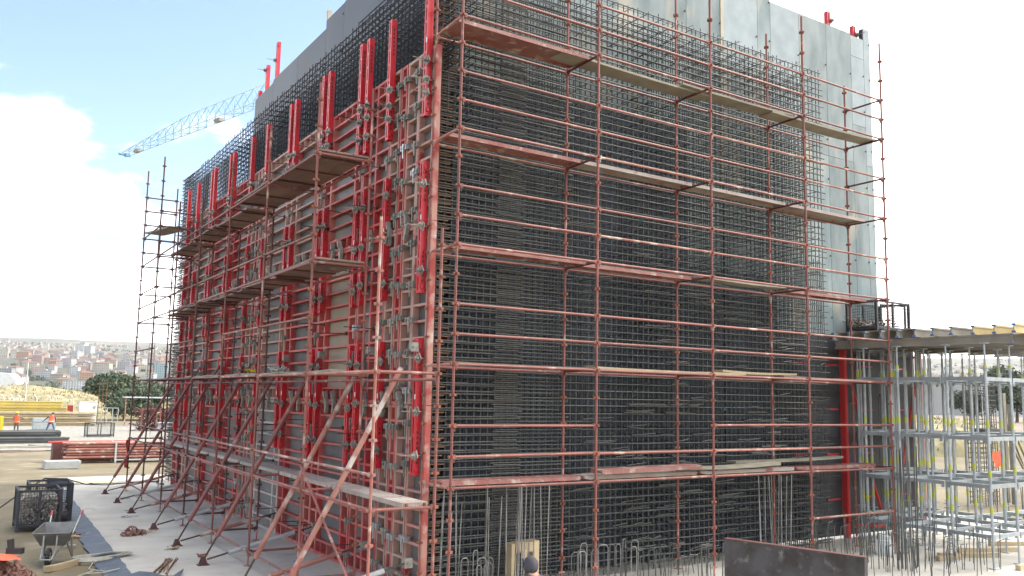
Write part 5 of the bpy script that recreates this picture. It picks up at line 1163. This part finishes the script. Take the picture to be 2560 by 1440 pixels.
for i in range(290):
    px = rc.uniform(-80, 480) if i < 240 else rc.uniform(2290, 2620); d = rc.uniform(2300, 4300); wl = rc.choice(['wall_white', 'wall_cream', 'wall_pink', 'wall_grey', 'wall_grey']); nm = wl[5:]
    p = at(px, 1000, d); t = thing('house', f'small {nm} house with a red roof high on the far ' + ('left' if i < 240 else 'right') + ' hillside', 'house', (p.x, p.y, terrain(p.x, p.y) - 1.5), base_rz + rc.uniform(-.6, .6), f'small {nm} houses on the far {"left" if i < 240 else "right"} hillside')
    ob('wall', cached(('hw', wl), lambda: MB().bx(-7, 7, -5, 5, 0, 8).mesh('hw', wl)), t)
    ob('roof', cached('hr', lambda: MB().add([(-7.6, -5.6, 8), (7.6, -5.6, 8), (7.6, 5.6, 8), (-7.6, 5.6, 8), (-4, 0, 10.8), (4, 0, 10.8)], [(0, 1, 5, 4), (1, 2, 5), (2, 3, 4, 5), (3, 0, 4), (3, 2, 1, 0)]).mesh('hr', 'roof_red')), t)
# white hall at the left edge
t = thing('white_hall', 'large white industrial hall at the left picture edge', 'building', (bpos(-36, 190)[0], bpos(-36, 190)[1], DZ), base_rz)
ob('wall', MB().prism([(-9, 0), (6.2, 0), (6.2, 5.2), (4.5, 6.5), (-9, 7.4)], 'y', 0, 3).mesh('wh', 'white_paint'), t); ob('window', MB().bx(0.2, 2.3, -.06, -.002, 3.6, 4.6).mesh('ww', 'win_dark'), t); ob('door', MB().bx(-3.2, -1.6, -.06, -.002, 0, 4.8).mesh('wd', 'pale_steel'), t)
b = MB()
for i in range(520):
    px = rc.uniform(-90, 490) if i < 360 else rc.uniform(2290, 2640); d = rc.uniform(900, 4200); p = at(px, 1000, d); z = terrain(p.x, p.y); s = rc.uniform(2.5, 6.0)
    for _ in range(7):
        c = Vector((p.x + rc.uniform(-s, s), p.y + rc.uniform(-s, s), z + rc.uniform(.1, 1.3) * s)); q = Quaternion((rc.uniform(-1, 1), rc.uniform(-1, 1), rc.uniform(-1, 1), rc.uniform(-1, 1))).normalized().to_matrix(); b.box(c, (s * .9, s * .7, s * .6), q)
o = ob('distant_trees', b.mesh('dt', 'leaf_far')); o['kind'] = 'stuff'; o['label'] = 'scattered dark green trees between the hillside houses'; o['category'] = 'trees'
t = thing('radio_mast', 'thin radio mast on the ridge above the town', 'mast', (0, 0, 0)); p = at(124, 870, 4950); t.location = (p.x, p.y, terrain(p.x, p.y) - 2); ob('pole', MB().tube((0, 0, 0), (0, 0, 110), 1.6, 5, .5).mesh('rm', 'stone_fence'), t); ob('hut', MB().bx(4, 12, -3, 3, 0, 6).mesh('hut', 'wall_grey'), t)
t = thing('minaret', 'white minaret among the hillside houses', 'tower', (0, 0, 0)); p = at(118, 900, 2500); t.location = (p.x, p.y, terrain(p.x, p.y) - 2); ob('shaft', MB().tube((0, 0, 0), (0, 0, 36), 2.0, 8, 1.5).mesh('mn', 'wall_white'), t); ob('cap', MB().tube((0, 0, 36), (0, 0, 46), 1.6, 8, .1).mesh('mc', 'roof_grey'), t); ob('gallery', MB().tube((0, 0, 26), (0, 0, 28), 2.8, 8).mesh('mg', 'wall_white'), t)
t = thing('minaret', 'second white minaret to the right, near the tall white block', 'tower', (0, 0, 0)); p = at(183, 905, 2000); t.location = (p.x, p.y, terrain(p.x, p.y) - 2); ob('shaft', MB().tube((0, 0, 0), (0, 0, 34), 1.8, 8, 1.3).mesh('mn', 'wall_white'), t); ob('cap', MB().tube((0, 0, 34), (0, 0, 43), 1.4, 8, .1).mesh('mc', 'roof_grey'), t)

# ================================================================== PEOPLE
def person(name_loc, rz, J, E, label, mats, extras, size=1.0):
    """J joints (name -> (xyz, radius)), E edges (a, b, material index)"""
    names = list(J); me = bpy.data.meshes.new('body'); me.from_pydata([J[n][0] for n in names], [(names.index(a), names.index(b_)) for a, b_, _ in E], []); o = bpy.data.objects.new('person', me); col.objects.link(o)
    sk = o.modifiers.new('skin', 'SKIN'); sub = o.modifiers.new('sub', 'SUBSURF'); sub.levels = 2; sub.render_levels = 2
    for i, n in enumerate(names):
        v = me.skin_vertices[0].data[i]; r_ = J[n][1]; v.radius = r_ if isinstance(r_, tuple) else (r_, r_); v.use_root = (n == 'pelvis')
    dg = bpy.context.evaluated_depsgraph_get(); nm = bpy.data.meshes.new_from_object(o.evaluated_get(dg)); bpy.data.objects.remove(o)
    for m_ in mats: nm.materials.append(MATS[m_])
    for p in nm.polygons:
        best = None
        for a, b_, mi in E:
            A = Vector(J[a][0]); B_ = Vector(J[b_][0]); d = B_ - A; tt = max(0, min(1, (p.center - A).dot(d) / d.length_squared)); q = (p.center - A - d * tt).length / (0.5 * ((J[a][1][0] if isinstance(J[a][1], tuple) else J[a][1]) + (J[b_][1][0] if isinstance(J[b_][1], tuple) else J[b_][1])))
            if best is None or q < best[0]: best = (q, mi)
        p.material_index = best[1]; p.use_smooth = True
    o = ob('person', nm, None, name_loc, rz, (size,) * 3); tag(o, label, 'person')
    for nme, fn in extras: ob(nme, fn(), o)
    return o
def head_bits(c, hat):
    out_ = []
    def hairm():
        b = MB(); c_ = Vector(c)
        for j in range(6):
            for i in range(12):
                th = 2 * math.pi * i / 12; ph = -0.15 + (math.pi / 2 + .15) * j / 5; r_ = 0.112 if hat != 'hair' else .105
                b.v.append(tuple(c_ + Vector((r_ * math.cos(th) * math.cos(ph), r_ * 1.15 * math.sin(th) * math.cos(ph), .02 + .125 * math.sin(ph)))))
        b.f = [(j * 12 + i, j * 12 + (i + 1) % 12, (j + 1) * 12 + (i + 1) % 12, (j + 1) * 12 + i) for j in range(5) for i in range(12)]; b.m = [0] * len(b.f)
        if hat == 'helmet': b.box(c_ + Vector((0, -.15, .03)), (.16, .1, .015))
        return b.mesh('hat', 'helmet_yellow' if hat == 'helmet' else 'hair', True)
    out_.append(('helmet' if hat == 'helmet' else 'hair', hairm))
    def face():
        b = MB(); c_ = Vector(c); b.box(c_ + Vector((0, -.10, -.02)), (.03, .04, .05)); return b.mesh('nose', 'skin')
    out_.append(('nose', face)); return out_
def vest_mesh(lo, hi, rx0, rx1, ry0, ry1):
    def f():
        b = MB(); lo_, hi_ = Vector(lo), Vector(hi); n = 14; rows = 9; b.m = []
        for j in range(rows):
            t_ = j / (rows - 1); c_ = lo_.lerp(hi_, t_)
            for i in range(n):
                th = 2 * math.pi * i / n; b.v.append(tuple(c_ + Vector(((rx0 + (rx1 - rx0) * t_) * math.cos(th), (ry0 + (ry1 - ry0) * t_) * math.sin(th), .008 * math.sin(i * 2.1)))))
        for j in range(rows - 1):
            for i in range(n): b.f.append((j * n + i, j * n + (i + 1) % n, (j + 1) * n + (i + 1) % n, (j + 1) * n + i)); b.m.append(1 if j in (1,) else 0)
        return b.mesh('vest', ['vest_orange', 'vest_band'], True)
    return f
def hand(J, E, tag_, wrist, dirn, r_=.02):
    d = Vector(dirn).normalized(); sdv = d.cross(Vector((0, 0, 1))); sdv = sdv.normalized() if sdv.length > .1 else Vector((1, 0, 0))
    J[tag_ + 'palm'] = (tuple(Vector(wrist) + d * .07), .034); J[tag_ + 'k'] = (tuple(Vector(wrist) + d * .11), .030); E.append((tag_ + 'wrist', tag_ + 'palm', 2)); E.append((tag_ + 'palm', tag_ + 'k', 2))
    for i, o_ in enumerate((-.03, -.01, .01, .03)):
        m1 = Vector(wrist) + d * .135 + sdv * o_; m2 = m1 + d * (.035 + .008 * (i in (1, 2))) + Vector((0, 0, -.015)); J[f'{tag_}f{i}a'] = (tuple(m1), .009); J[f'{tag_}f{i}b'] = (tuple(m2), .008); E.append((tag_ + 'k', f'{tag_}f{i}a', 2)); E.append((f'{tag_}f{i}a', f'{tag_}f{i}b', 2))
    th = Vector(wrist) + d * .09 + sdv * -.055; J[tag_ + 'th'] = (tuple(th), .010); E.append((tag_ + 'palm', tag_ + 'th', 2))
# worker with helmet, standing, arm stretched to the right of the picture
J = {'pelvis': ((0, 0, .92), (.15, .12)), 'belly': ((0, 0, 1.08), (.155, .12)), 'chest': ((0, 0, 1.32), (.17, .12)), 'neck': ((0, -.01, 1.48), .055), 'head': ((0, -.03, 1.60), (.088, .10)), 'crown': ((0, -.02, 1.68), (.07, .08)),
     'lsh': ((.19, 0, 1.38), .06), 'lel': ((.43, -.06, 1.26), .045), 'lwrist': ((.68, -.10, 1.16), .03), 'rsh': ((-.19, 0, 1.38), .06), 'rel': ((-.24, -.03, 1.12), .046), 'rwrist': ((-.16, -.2, .98), .03),
     'lhip': ((.10, 0, .86), .085), 'lkn': ((.12, -.02, .48), .06), 'lan': ((.12, .02, .09), .045), 'lto': ((.13, -.15, .04), .04), 'rhip': ((-.10, 0, .86), .085), 'rkn': ((-.11, -.02, .48), .06), 'ran': ((-.12, .02, .09), .045), 'rto': ((-.14, -.15, .04), .04)}
E_ = [('pelvis', 'belly', 0), ('belly', 'chest', 0), ('chest', 'neck', 2), ('neck', 'head', 2), ('head', 'crown', 2), ('chest', 'lsh', 0), ('lsh', 'lel', 0), ('lel', 'lwrist', 2), ('chest', 'rsh', 0), ('rsh', 'rel', 0), ('rel', 'rwrist', 0),
      ('pelvis', 'lhip', 1), ('lhip', 'lkn', 1), ('lkn', 'lan', 1), ('lan', 'lto', 3), ('pelvis', 'rhip', 1), ('rhip', 'rkn', 1), ('rkn', 'ran', 1), ('ran', 'rto', 3)]
hand(J, E_, 'l', J['lwrist'][0], (1, -.15, -.3)); hand(J, E_, 'r', J['rwrist'][0], (.3, -1, -.4))
person((-0.75, 62.3, DZ + .02), -0.45, J, E_, 'worker in yellow helmet and orange vest, arm stretched towards the other', ['cloth_grey', 'cloth_olive', 'skin', 'cloth_dark'], head_bits((0, -.03, 1.62), 'helmet') + [('vest', vest_mesh((0, 0, .86), (0, 0, 1.44), .185, .20, .15, .14))])
# second worker, back to us, legs apart, bending forward with one arm to the left
J2 = {'pelvis': ((0, 0, .88), (.16, .13)), 'belly': ((0, .06, 1.04), (.16, .125)), 'chest': ((0, .14, 1.28), (.18, .13)), 'neck': ((0, .24, 1.42), .056), 'head': ((0, .31, 1.50), (.088, .10)), 'crown': ((0, .36, 1.56), (.07, .08)),
      'lsh': ((.20, .14, 1.34), .06), 'lel': ((.24, .24, 1.08), .047), 'lwrist': ((.20, .42, .92), .03), 'rsh': ((-.20, .14, 1.34), .06), 'rel': ((-.42, .2, 1.16), .047), 'rwrist': ((-.64, .26, .98), .03),
      'lhip': ((.12, 0, .84), .092), 'lkn': ((.24, .04, .46), .065), 'lan': ((.36, -.02, .09), .046), 'lto': ((.40, .14, .04), .04), 'rhip': ((-.12, 0, .84), .092), 'rkn': ((-.24, .04, .46), .065), 'ran': ((-.36, -.02, .09), .046), 'rto': ((-.40, .14, .04), .04)}
E2 = list(E_[:19]); hand(J2, E2, 'l', J2['lwrist'][0], (-.1, 1, -.5)); hand(J2, E2, 'r', J2['rwrist'][0], (-1, .2, -.7))
person((1.65, 63.3, DZ + .02), -0.45, J2, E2, 'worker in orange vest and jeans bending forward with legs apart, back to us', ['cloth_dark', 'denim', 'skin', 'cloth_dark'], head_bits((0, .32, 1.52), 'hair') + [('vest', vest_mesh((0, .0, .88), (0, .155, 1.40), .19, .215, .155, .155))])
t = bar('long_rod', (-1.6, 61.9, DZ + .98), (3.3, 62.6, DZ + .96), .018, 'rebar_left', None, 5); tag(t, 'long thin rebar held between the two workers', 'rod')
# crouching worker at the foot of the rebar wall, seen from behind at the lower edge
J3 = {'pelvis': ((0, -.10, .26), (.16, .13)), 'belly': ((0, -.02, .38), (.165, .13)), 'chest': ((0, .12, .60), (.18, .135)), 'neck': ((0, .2, .72), .058), 'head': ((-.02, .24, .82), (.09, .105)), 'crown': ((-.02, .25, .90), (.072, .085)),
      'lsh': ((.20, .12, .64), .062), 'lel': ((.28, .32, .46), .048), 'lwrist': ((.14, .50, .44), .032), 'rsh': ((-.20, .12, .64), .062), 'rel': ((-.28, .32, .46), .048), 'rwrist': ((-.14, .5, .42), .032),
      'lhip': ((.11, -.05, .26), .095), 'lkn': ((.2, .34, .42), .068), 'lan': ((.18, .12, .09), .048), 'lto': ((.2, .30, .045), .042), 'rhip': ((-.11, -.05, .26), .095), 'rkn': ((-.2, .34, .42), .068), 'ran': ((-.18, .12, .09), .048), 'rto': ((-.2, .30, .045), .042)}
E3 = list(E_[:19]); hand(J3, E3, 'l', J3['lwrist'][0], (-.4, 1, -.2)); hand(J3, E3, 'r', J3['rwrist'][0], (.4, 1, -.2))
def hood():
    b = MB(); c_ = Vector((-.02, .235, .85))
    for j in range(8):
        for i in range(14):
            th = 2 * math.pi * i / 14; ph = -.9 + (math.pi / 2 + .9) * j / 7; b.v.append(tuple(c_ + Vector((.122 * math.cos(th) * math.cos(ph), .135 * math.sin(th) * math.cos(ph), .15 * math.sin(ph)))))
    b.f = [(j * 14 + i, j * 14 + (i + 1) % 14, (j + 1) * 14 + (i + 1) % 14, (j + 1) * 14 + i) for j in range(7) for i in range(14)]; b.m = [0] * len(b.f)
    return b.mesh('hood', 'cloth_dark', True)
person((1.05, -1.95, -0.08), -0.25, J3, E3, 'crouching worker in a dark hood before the timber box at the lower edge', ['cloth_dark', 'cloth_dark', 'skin', 'rubber'], [('hood', hood), ('vest', vest_mesh((0, -.04, .34), (0, .14, .69), .195, .22, .17, .165))])
# vest hung on the far scaffold
b = MB()
for i in range(8):
    for j in range(9): b.v.append((.04 * math.sin(j + i), (i - 4) * .07 * (1 + .02 * j), -.12 * j - .02 * math.sin(i)))
b.f = [(i * 9 + j, i * 9 + j + 1, (i + 1) * 9 + j + 1, (i + 1) * 9 + j) for i in range(7) for j in range(8)]; b.m = [0] * len(b.f)
tag(ob('safety_vest', b.mesh('vest', 'annex_red', True), None, LW(19.25, 1.76, 1.75), RZL + 1.3), 'bright red vest hanging on the far end of the left scaffold', 'vest')

# ================================================================== HAZE
HZ = MB().bx(-7300, 7300, -7300, 7300, -40, 420).mesh('haze', 'white_paint'); HZ.materials.clear()
hm = bpy.data.materials.new('haze'); hm.use_nodes = True; tn = hm.node_tree; tn.nodes.clear(); oo = tn.nodes.new('ShaderNodeOutputMaterial'); pv = tn.nodes.new('ShaderNodeVolumePrincipled')
pv.inputs['Color'].default_value = (0.93, 0.96, 1.0, 1); pv.inputs['Density'].default_value = 0.00005; pv.inputs['Anisotropy'].default_value = 0.2; tn.links.new(pv.outputs[0], oo.inputs['Volume']); HZ.materials.append(hm)
hz = ob('haze', HZ); hz['kind'] = 'stuff'; hz.display_type = 'WIRE'
